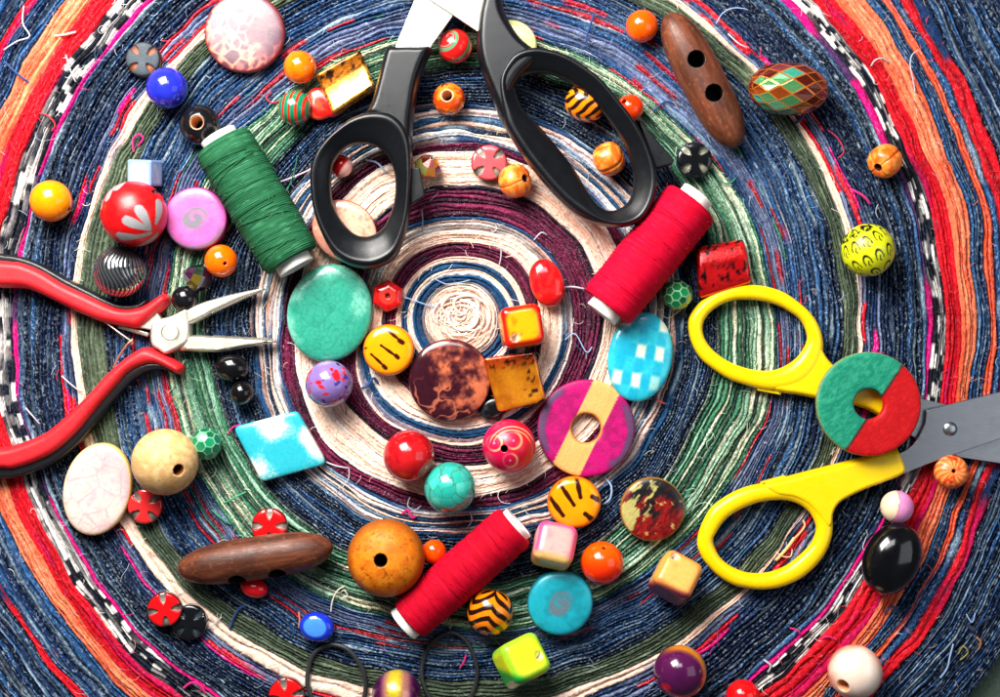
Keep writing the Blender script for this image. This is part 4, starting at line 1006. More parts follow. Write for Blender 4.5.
disc('marbled_disc', 'pale yellow green disc mostly hidden under the black scissor shank', 507, 48, 30, 27, 20, 20, lambda L: mixc((206, 206, 120), (226, 220, 160), fbm(L, 2, 5)), e=.42, mat='gloss', nseg=110)
def f_lacquer(L):
    v = L[:, 0] * .62 + L[:, 1] * .78; u = L[:, 0] * .78 - L[:, 1] * .62      # strokes run along v
    q = np.stack([u * 1.0, v * .38, L[:, 2] * 0], 1); n = fbm(q, 6, 6, 5); fine = fbm(np.stack([u, v * .25, 0 * u], 1), 26, 9, 2)
    c = mixc((96, 4, 8), (150, 22, 16), sstep(.35, .7, fine)); c = mixc(c, (20, 16, 20), sstep(.44, .58, n + .30 * (L[:, 1] - .15) + .15 * (fine - .5)))
    g = fbm(q + 4, 7, 12, 4) + .20 * (fine - .5) - .22 * (L[:, 0] + .35); c = mixc(c, mixc((150, 138, 70), (206, 196, 124), fine), sstep(.52, .60, g) * sstep(.4, -.3, L[:, 0] - .5 * L[:, 1]))
    c = mixc(c, (190, 164, 92), sstep(.66, .72, fbm(np.stack([u * .5, v, 0 * u], 1), 9, 33, 3)) * .9)
    return mixc(c, (150, 104, 40), sstep(.94, .98, np.hypot(L[:, 0], L[:, 1])))
disc('marbled_disc', 'dark red lacquer disc with streaks of old gold', 652, 509, 31.8, 31.8, 0, 15, f_lacquer, e=.4, mat='satin', nseg=130, step=.8)
def f_bars(bars, base=(246, 146, 2), ink=(52, 18, 8)):
    def g(L):
        c = mixc(base, (250, 160, 10), fbm(L, 2, 3)); k = 0
        for x0, y0, x1, y1, w in bars:
            p = np.array([x0, y0]); d = np.array([x1 - x0, y1 - y0]); t = np.clip(((L[:, :2] - p) @ d) / (d @ d), 0, 1); dist = np.linalg.norm(L[:, :2] - (p + t[:, None] * d), axis=1); k = np.maximum(k, sstep(w, w * .7, dist + .012 * np.sin(t * 9)))
        c = mixc(c, ink, k * (L[:, 2] > 0)); return mixc(c, (226, 110, 4), sstep(.85, 1, np.hypot(L[:, 0], L[:, 1])))
    return g
disc('striped_disc', 'amber yellow disc bead with three slanted brown strokes near the maroon disc', 389, 350, 25.5, 25.5, 0, 22, f_bars([(-.10, .82, .52, .32, .065), (.44, .36, .56, .28, .11), (-.28, .18, .36, -.28, .06), (.30, -.22, .38, -.30, .10), (-.66, -.16, -.12, -.66, .06), (-.18, -.62, -.10, -.70, .10), (-.98, .42, -.82, .56, .05), (-.98, .02, -.84, .08, .05)]), e=.55, mat='gloss', nseg=120, step=.6)
disc('striped_disc', 'amber yellow disc bead with bold black bars touching the pink cube', 574, 502, 26.8, 25.8, 0, 22, f_bars([(-.90, .20, -.42, -.48, .10), (-.58, .80, -.02, -.08, .09), (.08, .95, .22, .22, .10), (.66, .24, .98, .06, .11), (.40, -.42, .84, -.80, .11)]), e=.55, mat='gloss', nseg=120, step=.6)

# ---- flower beads -----------------------------------------------------------
def flower(label, px_, py_, r, rot, petal, notch, rim, group, th=14, tilt=(0, 0), z0=-.8, mat='gloss'):
    def amt(L):
        a = np.arctan2(L[:, 1], L[:, 0]); rr = np.hypot(L[:, 0], L[:, 1]); da = (a + math.pi / 4) % (math.pi / 2) - math.pi / 4
        w = .215 * np.sqrt(np.clip((rr - .34) / .42, 0, 1)); return sstep(1.0, .78, np.abs(da * rr) / np.maximum(w, 1e-3)) * sstep(.34, .42, rr) * (L[:, 2] > -.05)
    def f(L):
        rr = np.hypot(L[:, 0], L[:, 1]); k = amt(L); c = mixc(petal, [x * 1.05 + 4 for x in petal], fbm(L, 3, 2)); c = mixc(c, rim, sstep(.90, .97, rr)); nc = mixc(notch, [x * .55 for x in notch], sstep(.5, .95, rr)); c = mixc(c, nc, k * sstep(1.02, .93, rr)); return mixc(c, [x * .5 for x in rim], sstep(.0, -.1, L[:, 2]))
    def post(V, L):
        k = amt(L) * (L[:, 2] > 0); V = V.copy(); V[:, 2] -= 3.2 * k; return V
    return disc('flower_bead', label, px_, py_, r, r, rot, th, f, e=.36, mat=mat, group=group, nseg=120, step=.6, post=post, tilt=tilt, z0=z0)
RF = 'red notched flower beads'; BF = 'dark notched flower beads'
flower('salmon red flower bead touching the pale wooden bead', 146, 506, 17.5, 38, (218, 40, 42), (136, 122, 112), (140, 12, 20), RF)
flower('red flower bead tucked against the upper side of the lying toggle', 270, 526, 18, 0, (206, 10, 14), (170, 150, 138), (96, 6, 14), RF, tilt=(-8, 0))
flower('red flower bead overlapping a black flower bead', 165, 609, 17.2, 8, (220, 12, 18), (150, 140, 130), (90, 4, 16), RF, z0=3, tilt=(0, 6))
flower('red flower bead at the bottom photo edge beside a thin black ring', 287, 695, 18, 12, (226, 14, 16), (130, 126, 116), (110, 6, 12), RF)
flower('dusty pink flower bead on the cream ring touching an orange bead', 489, 163, 18, 40, (206, 76, 82), (150, 140, 124), (130, 10, 24), RF)
flower('black flower bead with greyish painted reflection and copper notches beside the cobalt blue bead', 144, 60, 17.5, 40, (52, 62, 70), (150, 84, 56), (26, 16, 12), BF, mat='wood')  # black petals lightened to grey, a reflection put into their colour
flower('black flower bead lying under the edge of a red flower bead', 190, 622, 17.5, 40, (12, 13, 16), (60, 74, 84), (10, 10, 14), BF, th=12)
flower('black flower bead with pale notches beside the upper red spool', 694, 160, 17.8, 45, (9, 10, 14), (150, 150, 128), (20, 30, 52), BF)

# ---- cubes ------------------------------------------------------------------
def cube(label, px_, py_, s, R, fn, rad=.42, mat='satin', hole=None, holecol=(236, 214, 190)):
    V, F = rounded_box(s, s, s, s * rad, 16); L = V / s; C = lin(np.clip(fn(L), 0, 255))
    if hole:
        hx, hy, hr = hole; d = np.hypot(L[:, 0] - hx, L[:, 1] - hy); k = sstep(hr, hr * .6, d) * (L[:, 2] > .4); V = V.copy(); V[:, 2] -= k * s * .5; C = mixc(C, lin(holecol), sstep(hr * 1.15, hr * .85, d) * (L[:, 2] > .0))
    V = V @ np.asarray(R).T
    return finish(V, F, C, 'cube_bead', label, 'bead', mat, px_, py_, 'rounded cube beads', -1.5)
def f_faces(top, edge, side=None, side_dir=None):
    def g(L):
        a = np.sort(np.abs(L), 1); m = (a[:, 0] ** 4 + a[:, 1] ** 4) ** .25; c = mixc(top, edge, sstep(.66, .90, m))
        if side is not None: c = mixc(c, side, sstep(.48, .86, L @ np.array(side_dir, float)))
        return mixc(c, [x * .92 for x in edge], sstep(.55, .75, fbm(L, 3, 3)) * .3)
    return g
def Rm(z, tx, ty): return rotx(tx) @ roty(ty) @ rotz(z)
cube('small pale blue glass cube behind the big red petal bead', 145, 173, 13, Rm(-2, 6, -14), f_faces((166, 186, 222), (128, 152, 206)), rad=.16, mat='gloss')
cube('glossy cube with yellow orange top face and red edges near the rug centre', 521, 327, 20, Rm(9, -5, 5), f_faces((252, 160, 10), (214, 22, 10)), rad=.36, mat='gloss', hole=(-.50, -.56, .2))
cube('pink and cream cube beside the lower red spool', 554, 546, 20, Rm(-12, -22, 6), f_faces((232, 158, 150), (222, 70, 130), (238, 190, 110), (0, -1, 0)), rad=.44)
cube('peach yellow cube with purple lower edges beside the yellow scissor loop', 675, 578, 20, Rm(-28, -24, 8), f_faces((236, 176, 88), (224, 140, 60), (96, 22, 62), (.15, -1, -.25)), rad=.40, hole=(-.58, .60, .17))
cube('lime yellow cube with green sides and a pale drill hole', 521, 661, 21, Rm(28, -23, 17), f_faces((224, 232, 24), (150, 206, 40), (14, 142, 50), (-.6, -.75, -.3)), rad=.40, hole=(.56, -.22, .15))

# ---- square leaf tiles --------------------------------------------------------
def tile(label, corners, th, fn, mat, bend=.0, bdir=(0, 1), rad=.45, z0=-.8, saddle=.0, tilt=(0, 0)):
    """thick square bead, hollow across the middle; corners TL TR BR BL in photo points"""
    V, F = rounded_box(1, 1, .5, .16, 26); L = V.copy()
    P = px(corners, th / 2); c = P.mean(0); P = P - c
    u, v = (L[:, 0] + 1) / 2, (L[:, 1] + 1) / 2            # v = 1 top
    XY = (P[0] * ((1 - u) * v)[:, None] + P[1] * (u * v)[:, None] + P[2] * (u * (1 - v))[:, None] + P[3] * ((1 - u) * (1 - v))[:, None])
    s = L[:, 0] * bdir[0] + L[:, 1] * bdir[1]
    Z = L[:, 2] * th + bend * (s ** 2) * (L[:, 2] > -.1) + saddle * (L[:, 0] ** 2 + L[:, 1] ** 2) * (L[:, 2] > 0)
    W = np.column_stack([XY, Z]) @ rotx(tilt[0]).T @ roty(tilt[1]).T
    pc = np.array(corners, float).mean(0)
    return finish(W, F, lin(np.clip(fn(L), 0, 255)), 'tile_bead', label, 'bead', mat, pc[0], pc[1], 'hollow square foil beads', z0)
def f_gold(L):
    n = fbm(L, 5, 14, 3); c = mixc((226, 156, 40), (240, 184, 84), sstep(.3, .7, fbm(L, 2, 5))); top = sstep(.05, .25, L[:, 1] + .1 * (n - .5)); c = mixc(c, (190, 104, 18), top * .9)
    c = mixc(c, (46, 20, 8), sstep(.56, .62, fbm(L, 8, 22, 2)) * sstep(.1, .4, L[:, 1]) * .95); e = np.maximum(np.abs(L[:, 0]), np.abs(L[:, 1])); c = mixc(c, (88, 44, 10), sstep(.55, .65, fbm(L, 9, 2, 2)) * sstep(.80, .95, e)); return c
tile('gold square bead with charred top strip leaning on the black scissors', [(317, 77), (361, 52), (376, 88), (334, 116)], 20, f_gold, 'gold', bend=3.5, bdir=(0, 1), z0=1, tilt=(-3, 0))
def f_amber(L):
    c = mixc((186, 100, 8), (216, 134, 24), sstep(.3, .7, fbm(L, 2, 6))); c = mixc(c, (178, 52, 8), sstep(.3, .95, L[:, 1] + .2 * (fbm(L, 3, 8) - .5)) * .9); c = mixc(c, (176, 40, 8), sstep(.93, 1.0, np.maximum(np.abs(L[:, 0]), np.abs(L[:, 1]))) * .6)
    return mixc(c, (30, 12, 6), np.maximum(sstep(.60, .65, fbm(L, 6.5, 31, 2)) * sstep(-.1, .5, L[:, 0] * .8 - .1), sstep(.58, .64, fbm(L, 9, 36, 2)) * sstep(.3, .8, L[:, 1])))
tile('amber foil square bead with black specks between cube and maroon disc', [(483, 358), (535, 351), (546, 401), (498, 412)], 20, f_amber, 'foil', bend=2.2, bdir=(0, 1), z0=2)
def f_redfoil(L):
    c = mixc((200, 6, 14), (222, 22, 26), sstep(.3, .7, fbm(L, 2, 9))); c = mixc(c, (230, 60, 46), sstep(.5, .62, L[:, 0] * .6 + L[:, 1] * .3 + .3 * (fbm(L, 3, 2) - .5)) * .5)
    return mixc(c, (20, 4, 6), np.maximum(sstep(.57, .62, fbm(L, 6, 41, 2)) * sstep(.2, .75, L[:, 1] - .2 * L[:, 0]), sstep(.59, .63, fbm(L, 7, 47, 2)) * sstep(.3, -.2, L[:, 1]) * sstep(-.85, -.6, L[:, 1])))
tile('red foil square bead with black specks beside the yellow scissor loop', [(695, 247), (743, 239), (751, 283), (699, 299)], 24, f_redfoil, 'foil', bend=-6, bdir=(0, 1))

# ---- faceted beads --------------------------------------------------------------
def dual_ball(name, label, px_, py_, r, main, line, mat, sub=2, sc_=(1, 1, 1), hole=None, iri=None, group=None, rz=0, seed=1):
    """ball cut in five and six sided facets with light edges"""
    bm = bmesh.new(); bmesh.ops.create_icosphere(bm, subdivisions=sub, radius=1); bm.normal_update()
    mb_ = MB(); r_ = np.random.default_rng(seed); R = rotx(23) @ roty(17)
    for v in bm.verts:
        cs = [np.array(f.calc_center_median()) for f in v.link_faces]; nn = np.array(v.co); nn /= np.linalg.norm(nn); x = np.cross(nn, [.3, .5, .8]); x /= np.linalg.norm(x); y = np.cross(nn, x)
        cs.sort(key=lambda p: math.atan2(p @ y, p @ x)); cs = np.array([p / (p @ nn) * .93 for p in cs]); m = cs.mean(0); ins = m + (cs - m) * .80 + nn * .012
        k = len(cs); P = np.vstack([cs, ins]) @ R.T * r * np.array(sc_); n_ = R @ nn
        col = np.array(main, float) * r_.uniform(.8, 1.25)
        if iri is not None and r_.random() < iri[1]: col = np.array(iri[0][r_.integers(len(iri[0]))], float)
        C = lin(np.vstack([np.tile(line, (k, 1)), np.tile(np.clip(col, 0, 255), (k, 1))]))
        F = [(i, (i + 1) % k, k + (i + 1) % k, k + i) for i in range(k)] + [tuple(range(k, 2 * k))]
        mb_.add(P @ rotz(rz).T, F, C, True)
    bm.free()
    V = np.concatenate(mb_.v); return finish(V, mb_.f, np.concatenate(mb_.c), name, label, 'bead', mat, px_, py_, group, -.8, True)
FB = 'green faceted beads'
dual_ball('faceted_bead', 'green faceted bead with pale edges beside the pale wooden bead', 206, 444, 16.5, (16, 112, 74), (140, 200, 160), 'gloss', group=FB)
dual_ball('faceted_bead', 'green faceted bead with rainbow glint beside the upper red spool', 677, 295, 15.5, (16, 104, 58), (150, 205, 160), 'gloss', group=FB, iri=([(210, 190, 220), (90, 170, 110), (170, 170, 60)], .22), seed=5)

def diamond_barrel(label, px_, py_, a, b, rz):
    nr, ns = 11, 11; mb_ = MB(); r_ = np.random.default_rng(8); lat = np.linspace(-1.45, 1.45, nr)
    def vt(i, j): t = lat[i]; ph = (j + .5 * (i % 2)) * 2 * math.pi / ns; return np.array([a * np.sign(math.sin(t)) * abs(math.sin(t)) ** .9, b * math.cos(t) * math.cos(ph), b * math.cos(t) * math.sin(ph)])
    def put(cs):
        cs = np.array(cs); m = cs.mean(0); k = len(cs); ins = m + (cs - m) * .80 + m / np.linalg.norm(m) * .35
        up = m[2] / b; q = r_.random(); col = (92, 26, 14) if q < .45 else ((126, 52, 62) if q < .7 else (150, 66, 22))
        if up > .45 and m[0] < a * .2 and q < .75: col = [(70, 178, 150), (84, 150, 92), (100, 140, 110)][r_.integers(3)]
        C = lin(np.vstack([np.tile((214, 118, 34), (k, 1)), np.tile(col, (k, 1))])); F = [(i, (i + 1) % k, k + (i + 1) % k, k + i) for i in range(k)] + [tuple(range(k, 2 * k))]; mb_.add(np.vstack([cs, ins]), F, C, True)
    for i in range(nr - 2):
        for j in range(ns):
            o = i % 2; put([vt(i, j), vt(i + 1, j + (0 if o == 0 else 1)), vt(i + 2, j), vt(i + 1, j - (1 if o == 0 else 0))])
    for i0, i1 in ((0, 1), (nr - 1, nr - 2)):
        for j in range(ns): o = i1 % 2; put([vt(i1, j), vt(i1, j + 1), vt(i0, j + (1 if o == 1 else 0) if i0 % 2 == 0 else j)])
    for i0, s in ((0, -1), (nr - 1, 1)):
        put([vt(i0, j) for j in range(ns)])
    V = np.concatenate(mb_.v) @ rotx(28).T @ rotz(rz).T; return finish(V, mb_.f, np.concatenate(mb_.c), 'faceted_bead', label, 'bead', 'foil', px_, py_, None, -.8, True)
diamond_barrel('large amber barrel bead cut in iridescent diamond facets', 788, 89, 39, 26, -4)

def bicone(label, px_, py_, r, h, axis, spin, cols, mat, seg=6, hole=.18, name='crystal_bead'):
    mb_ = MB(); r_ = np.random.default_rng(3); M = frame_from_axis(axis, spin); prof = [(hole, -h), (.66, -h * .62), (1.0, -.10), (1.0, .10), (.66, h * .62), (hole, h)]
    ph = np.arange(seg) * 2 * math.pi / seg
    R = [np.stack([q * np.cos(ph), q * np.sin(ph), np.full(seg, z)], 1) for q, z in prof]
    for i in range(5):
        for j in range(seg):
            k = (j + 1) % seg; mb_.add(np.array([R[i][j], R[i][k], R[i + 1][k], R[i + 1][j]]) @ M.T * r, [(0, 1, 2, 3)], lin(cols[r_.integers(len(cols))]), True)
    ii = [np.stack([.8 * hole * np.cos(ph), .8 * hole * np.sin(ph), np.full(seg, z)], 1) for z in (h, -h)]
    for j in range(seg):
        k = (j + 1) % seg; mb_.add(np.array([R[5][j], R[5][k], ii[0][k], ii[0][j]]) @ M.T * r, [(0, 1, 2, 3)], lin((220, 220, 220)), True); mb_.add(np.array([R[0][j], R[0][k], ii[1][k], ii[1][j]]) @ M.T * r, [(0, 1, 2, 3)], lin((200, 200, 200)), True)
        mb_.add(np.array([ii[0][j], ii[0][k], ii[1][k], ii[1][j]]) @ M.T * r, [(0, 1, 2, 3)], lin((30, 20, 30)), True)
    V = np.concatenate(mb_.v); return finish(V, mb_.f, np.concatenate(mb_.c), name, label, 'bead', mat, px_, py_, None, -.8, True)
bicone('dark purple and gold iridescent crystal bead beside the pliers tip', 198, 278, 14.5, 1.05, (-.75, .35, .5), .3, [(40, 12, 36), (66, 24, 58), (110, 92, 26), (24, 44, 34), (120, 120, 132), (30, 16, 40)], 'foil', 8, .2)
bicone('copper crystal bead with rainbow facets on the cream ring', 428, 167, 14.0, .95, (.3, .55, .75), .2, [(130, 50, 8), (176, 84, 22), (150, 66, 60), (150, 150, 80), (110, 50, 90), (204, 130, 50), (90, 30, 10), (196, 100, 40)], 'foil', 8, .14)
# beads seen only in part
def f_redround(W, L): return mixc((196, 12, 18), (226, 170, 160), sstep(.2, .34, W[:, 0] * .75 - W[:, 1] * .5))
ball('round_bead', 'red and pale pink bead inside the smaller black scissor loop', 341, 166, 11.6, fn=f_redround, hole=.12, axis=(.5, .8, .1))
def f_pinchred(L): return mixc((206, 22, 18), (236, 70, 46), sstep(.4, .65, fbm(L, 2, 7)))
disc('pinched_bead', 'orange red pinched bead caught under the gold square bead', 323, 105, 18, 15, -20, 15, f_pinchred, e=.6, mat='gloss', shape=lambda p: 1 + .14 * np.sin(3 * p + 1), nseg=90)
disc('flower_bead', 'black bead half hidden beneath the amber foil square bead', 493, 409, 14, 11, 20, 10, lambda L: mixc((10, 10, 13), (40, 40, 44), sstep(.5, .7, fbm(L, 3, 4))), e=.6, group=BF)
# ================================================================ spools
def spool(label, a, b, half, core, ends, cols, seed, half2=None, tail=None):
    """thread spool lying on its side; a, b = middle of the wound thread at its two ends in the photograph"""
    half2 = half2 or half; rr = max(half, half2)
    A, B = at(*a, rr), at(*b, rr); c = (A + B) / 2; d = (B - A)[:2]; ln = np.linalg.norm(d); ax = np.array([d[0] / ln, d[1] / ln, 0])
    root = empty('thread_spool', (c[0], c[1], RT - .8), label, 'spool', 'sewing thread spools'); M = frame_from_axis(ax)
    r_ = np.random.default_rng(seed); n = int(ln / .55); z = np.linspace(-ln / 2, ln / 2, n); ns = 120
    edge = np.minimum(1, np.minimum(z + ln / 2, ln / 2 - z) / 5.0); base = (half + (half2 - half) * (z + ln / 2) / ln) * (.90 + .10 * np.sqrt(edge)) + .9 * np.cos(z / ln * math.pi)
    prof = np.stack([base, z], 1); V, F = lathe(prof, ns)
    ph = np.arctan2(V[:, 1], V[:, 0]); Z = V[:, 2]
    slant = Z + 1.1 * ph / math.pi * 1.0; pitch = np.sin(slant * 2 * math.pi / 2.0)
    bands = vnoise(np.stack([slant / 2.3, slant * 0, ph * 0 + seed], 1), 1, seed); wind = 0
    k1 = np.sin(Z * .21 + ph * 1.0 + seed); cross = sstep(.985, 1.0, k1)
    dr = .28 * pitch + .8 * (bands - .5) + .6 * cross + .8 * (vnoise(np.stack([Z / 16, np.cos(ph) * 1.4, np.sin(ph) * 1.4], 1), 1, seed + 3) - .5)
    V[:, :2] *= (1 + dr / half)[:, None]
    col = mixc(cols[0], cols[1], np.clip(bands * .9 + .25 * pitch, 0, 1)); col = mixc(col, cols[2], sstep(.6, .9, vnoise(np.stack([slant * 1.1, np.cos(ph) * 3, np.sin(ph) * 3], 1), 1, seed + 7)) * .5)
    F += [tuple(range(ns))[::-1], tuple(range((n - 1) * ns, n * ns))]
    mb_ = MB().add(V, F, lin(col))
    # single strands crossing the winding
    for k in range(11):
        z0 = r_.uniform(-.42, .42) * ln; sl = r_.uniform(-.16, .16) * ln * (.4 if k % 3 else 1.1); t = np.linspace(r_.uniform(-.6, .4), r_.uniform(2.4, 3.6), 40); zz = np.clip(z0 + sl * (t - 1.5) / 3, -ln * .47, ln * .47)
        q = half + (half2 - half) * (zz + ln / 2) / ln + 1.0 + .4; T, Ft = tube(np.stack([q * np.cos(t - 1.0), q * np.sin(t - 1.0), zz], 1), .38, 5)
        mb_.add(T, Ft, lin(np.array(cols[1]) * r_.uniform(.85, 1.1)))
    # fuzz
    for k in range(70):
        a0 = r_.uniform(0, 6.28); zz = r_.uniform(-.48, .48) * ln; q = half + 1.3; t = np.linspace(0, 1, 6); L_ = r_.uniform(3, 9); tw = r_.normal(0, 1, 2)
        T, Ft = tube(np.stack([(q + 1.8 * t * (1.4 - t)) * np.cos(a0 + tw[0] * .12 * t), (q + 1.8 * t * (1.4 - t)) * np.sin(a0 + tw[0] * .12 * t), zz + L_ * tw[1] * .5 * t], 1), .18, 4); mb_.add(T, Ft, lin(np.array(cols[2]) * .9))
    mb_.build('wound_thread', 'thread', root, M, loc=(0, 0, rr))
    e0, e1 = ends; t0, t1 = -ln / 2 - e0, ln / 2 + e1; w = 3.2
    prof = [(core, t0), (core + .3, t0 + 1), (core, t0 + 3), (core, t1 - 3), (core + .3, t1 - 1), (core, t1), (core - w * .5, t1 + .4), (core - w, t1), (core - w, t1 - 20), (core - w - 1, t1 - 22), (core - w - 1, t0 + 22), (core - w, t0 + 20), (core - w, t0), (core - w * .5, t0 - .4)]
    V, F = lathe(prof, 64, closed=True); MB().add(V, F, lin((232, 230, 224))).build('core', 'plastic', root, M, loc=(0, 0, rr))
    if tail:
        P = catmull(np.array([[*at(a_, b_, z_)[:2], RT + z_] for a_, b_, z_ in tail]), 10, False) - np.array([c[0], c[1], RT - .8]); T, Ft = tube(P, .55, 6); MB().add(T, Ft, lin(np.array(cols[1], float))).build('thread_end', 'thread', root)
    return root
spool('spool of dark green thread standing out beside the large turquoise stone', (292, 260), (222, 142), 29.2, 18.5, (9, 8), ((20, 72, 44), (42, 102, 68), (84, 146, 108)), 3, tail=[(270, 212, 56), (279, 203, 44), (286, 193, 26), (292, 178, 8), (296, 164, 4), (297, 156, 3)])
spool('spool of crimson red thread beside the open black scissor handle', (607, 307), (692, 202), 28.5, 17.0, (9, 10), ((186, 0, 34), (208, 2, 48), (226, 30, 74)), 5)
spool('slimmer spool of crimson red thread lying below the turquoise ball', (409, 620), (515, 526), 22.6, 17.8, (8, 5), ((170, 0, 28), (196, 2, 40), (216, 26, 62)), 8, 24)

# ================================================================ toggles
def toggle(label, a, b, half, roll, holes, pxw, seed, tip=(.72, .62)):
    A, B = at(*a, half), at(*b, half); c = (A + B) / 2; d = (B - A)[:2]; ln = np.linalg.norm(d); ax = np.array([d[0] / ln, d[1] / ln, 0])
    t = np.linspace(-1, 1, 130); pr = (1 - np.abs(t) ** 4.0) ** .55 * (1 - (1 - tip[0]) * np.clip(-t, 0, 1) ** 1.5 - (1 - tip[1]) * np.clip(t, 0, 1) ** 1.5); pr[0] = pr[-1] = 0
    V, F = lathe(np.stack([half * pr, t * ln / 2], 1), 96)
    g = fbm(V / half * np.array([1, 1, .16]), 3.2, seed, 5); g2 = fbm(V / half * np.array([1, 1, .05]), 9, seed + 4, 3)
    col = mixc((74, 38, 24), (108, 56, 34), sstep(.3, .7, g)); col = mixc(col, (52, 26, 17), sstep(.52, .75, g2) * .45); col = mixc(col, (168, 104, 62), sstep(.62, .75, fbm(V / half, 7, seed + 9, 3)) * .35)
    x = np.cross([0, 0, 1.], ax); M = np.stack([x, np.cross(ax, x), ax], 1)           # local y is up
    mb_ = MB().add(V, F, lin(col)); o = mb_.build('toggle_button', 'brownwood', None)
    # drilled holes
    bmx = bmesh.new()
    for h in holes:
        rr = math.radians(roll); M4 = Matrix.Translation(Vector((0, 0, h * ln / 2)) * S) @ Matrix.Rotation(rr, 4, 'Z') @ Matrix.Rotation(math.radians(90), 4, 'X')
        bmesh.ops.create_cone(bmx, cap_ends=True, segments=40, radius1=pxw * S, radius2=pxw * S, depth=half * 3 * S, matrix=M4)
    cm = bpy.data.meshes.new('cut'); bmx.to_mesh(cm); bmx.free(); ca = cm.color_attributes.new('Col', 'FLOAT_COLOR', 'POINT'); ca.data.foreach_set('color', np.tile(np.r_[lin((30, 16, 10)), 1], len(cm.vertices)).astype(np.float32))
    co_ = bpy.data.objects.new('cut', cm); COL.objects.link(co_); md = o.modifiers.new('holes', 'BOOLEAN'); md.object = co_; md.operation = 'DIFFERENCE'; md.solver = 'EXACT'
    bpy.context.view_layer.update(); dg = bpy.context.evaluated_depsgraph_get(); nm = bpy.data.meshes.new_from_object(o.evaluated_get(dg)); o.modifiers.clear(); old = o.data; o.data = nm; nm.name = 'toggle_button'
    bpy.data.objects.remove(co_); bpy.data.meshes.remove(cm); bpy.data.meshes.remove(old)
    W = np.empty(len(nm.vertices) * 3, np.float32); nm.vertices.foreach_get('co', W); W = W.reshape(-1, 3) / S; rr = math.radians(roll); cx_ = np.array([math.cos(rr), math.sin(rr), 0])
    ca = nm.color_attributes['Col']; cc = np.empty(len(W) * 4, np.float32); ca.data.foreach_get('color', cc); cc = cc.reshape(-1, 4)
    for h in holes:
        k = np.hypot(W @ cx_, W[:, 2] - h * ln / 2) < pxw * 1.02; cc[k, :3] = lin((26, 13, 9))
    ca.data.foreach_set('color', cc.ravel()); nm.polygons.foreach_set('material_index', np.zeros(len(nm.polygons), np.int32))
    nm.materials.clear(); nm.materials.append(MAT['brownwood'])
    o.matrix_world = Matrix.Translation(Vector((c[0], c[1], RT - .8 + half * .98)) * S) @ Matrix(M.tolist()).to_4x4()
    return tag(o, label, 'button', 'carved wooden toggle buttons')
toggle('brown wooden toggle lying diagonally with its two holes facing up', (668, 13), (738, 147), 22.0, 0, (-.26, .24), 8.6, 3, (.92, .90))
toggle('brown wooden toggle lying on its side, hole notches along the lower edge', (177, 570), (333, 547), 21.5, 58, (-.24, .27), 8.6, 12, (.90, .92))

# ================================================================ thin black rings
def thin_ring(label, pts, rad):
    P = catmull(np.column_stack([px(pts), np.zeros(len(pts))]), 10); c = P.mean(0); P = P - c; P[:, 2] = rad + .9 * np.sin(np.arctan2(P[:, 1], P[:, 0]) * 2)
    P[:, 2] -= (P[:, 2] - rad).min()
    V, F = tube(P, rad, 10, closed=True); o = MB().add(V, F, lin((44, 45, 48))).build('cord_ring', 'rubber', None, loc=(c[0], c[1], RT + .6)); return tag(o, label, 'ring', 'thin black cord rings')
thin_ring('thin black ring beside the red flower bead at the bottom edge', [(309, 668), (313, 655), (322, 647), (334, 644), (347, 648), (357, 658), (364, 672), (366, 688), (362, 702), (350, 716), (335, 720), (322, 712), (313, 699), (308, 683)], 2.4)
thin_ring('thin black ring below the lower red spool', [(423, 661), (430, 645), (440, 636), (452, 632), (464, 638), (472, 650), (477, 666), (476, 682), (470, 697), (459, 710), (446, 712), (434, 702), (426, 690), (422, 676)], 2.2)
thin_ring('small black wire loop showing beside the amber foil bead', [(484, 404), (487, 396), (494, 397), (500, 404), (503, 412), (499, 420), (492, 418), (486, 412)], .9)

# ================================================================ black scissors
BK = lin((11, 13, 17)); BK2 = lin((15, 17, 21))
sx = at(440, -25, 0); bs = empty('scissors', (sx[0], sx[1], RT), 'black handled steel scissors lying open', 'scissors', 'scissors')
def bld(mb_, name, mat, parent):
    o = mb_.build(name, mat, None); p = parent.location; o.data.transform(Matrix.Translation(-p)); o.parent = parent; return o
GRIP = [(0, .25), (0, .55), (.02, .75), (.06, .90), (.12, .97), (.19, 1.0), (.26, .985), (.32, .94), (.55, .80), (.80, .66), (.93, .56), (1, .44), (1, .26), (.95, .10), (.84, .02), (.7, 0), (.3, 0), (.1, .04)]
outA = [(310, 174), (311, 196), (315, 216), (323, 236.5), (334, 254.5), (348, 264.5), (364, 268.5), (378, 267.5), (394, 258.5), (402.5, 242.5), (408.5, 220), (411, 196), (412, 170), (411, 142), (404, 124), (390, 113), (370, 112), (352, 118), (338, 128), (327, 138), (317, 151), (312, 163)]
inA = [(331, 170), (337, 156), (348, 146), (360, 143), (374, 145), (386, 154), (393.4, 170), (395, 188), (392.4, 206), (386, 222), (378, 231.4), (366, 236), (354, 233.4), (343, 223), (335, 210), (331, 196)]
Z0 = 23.0; HH = 27.0
m = MB(); m.add(*ring_between(px(catmull(outA, 6), 40), px(catmull(inA, 6), 40), GRIP, RT + Z0, HH, 200), BK)
shA = catmull([(386.5, 47), (400, 45.2), (416, 45), (431.5, 46), (427, 58), (422, 70), (418, 84), (415.5, 98), (412.5, 118), (411.5, 140), (406, 150), (398, 140), (386, 126), (372, 117), (362, 117), (366, 110), (371, 100), (376, 82), (381, 62)], 5)
V, F = puff(px(shA, 40), RT + Z0 + 2, RT + Z0 + 23.5, 7, 1.3, .3); m.add(V, F, BK)
V, F = prism(px([(409, 166), (420, 168), (424, 190), (424.5, 196), (410, 206)], 36), RT + Z0 + 3, RT + Z0 + 15, 1.2, 1.5); m.add(V, F, BK2)
bld(m, 'handle', 'black', bs)
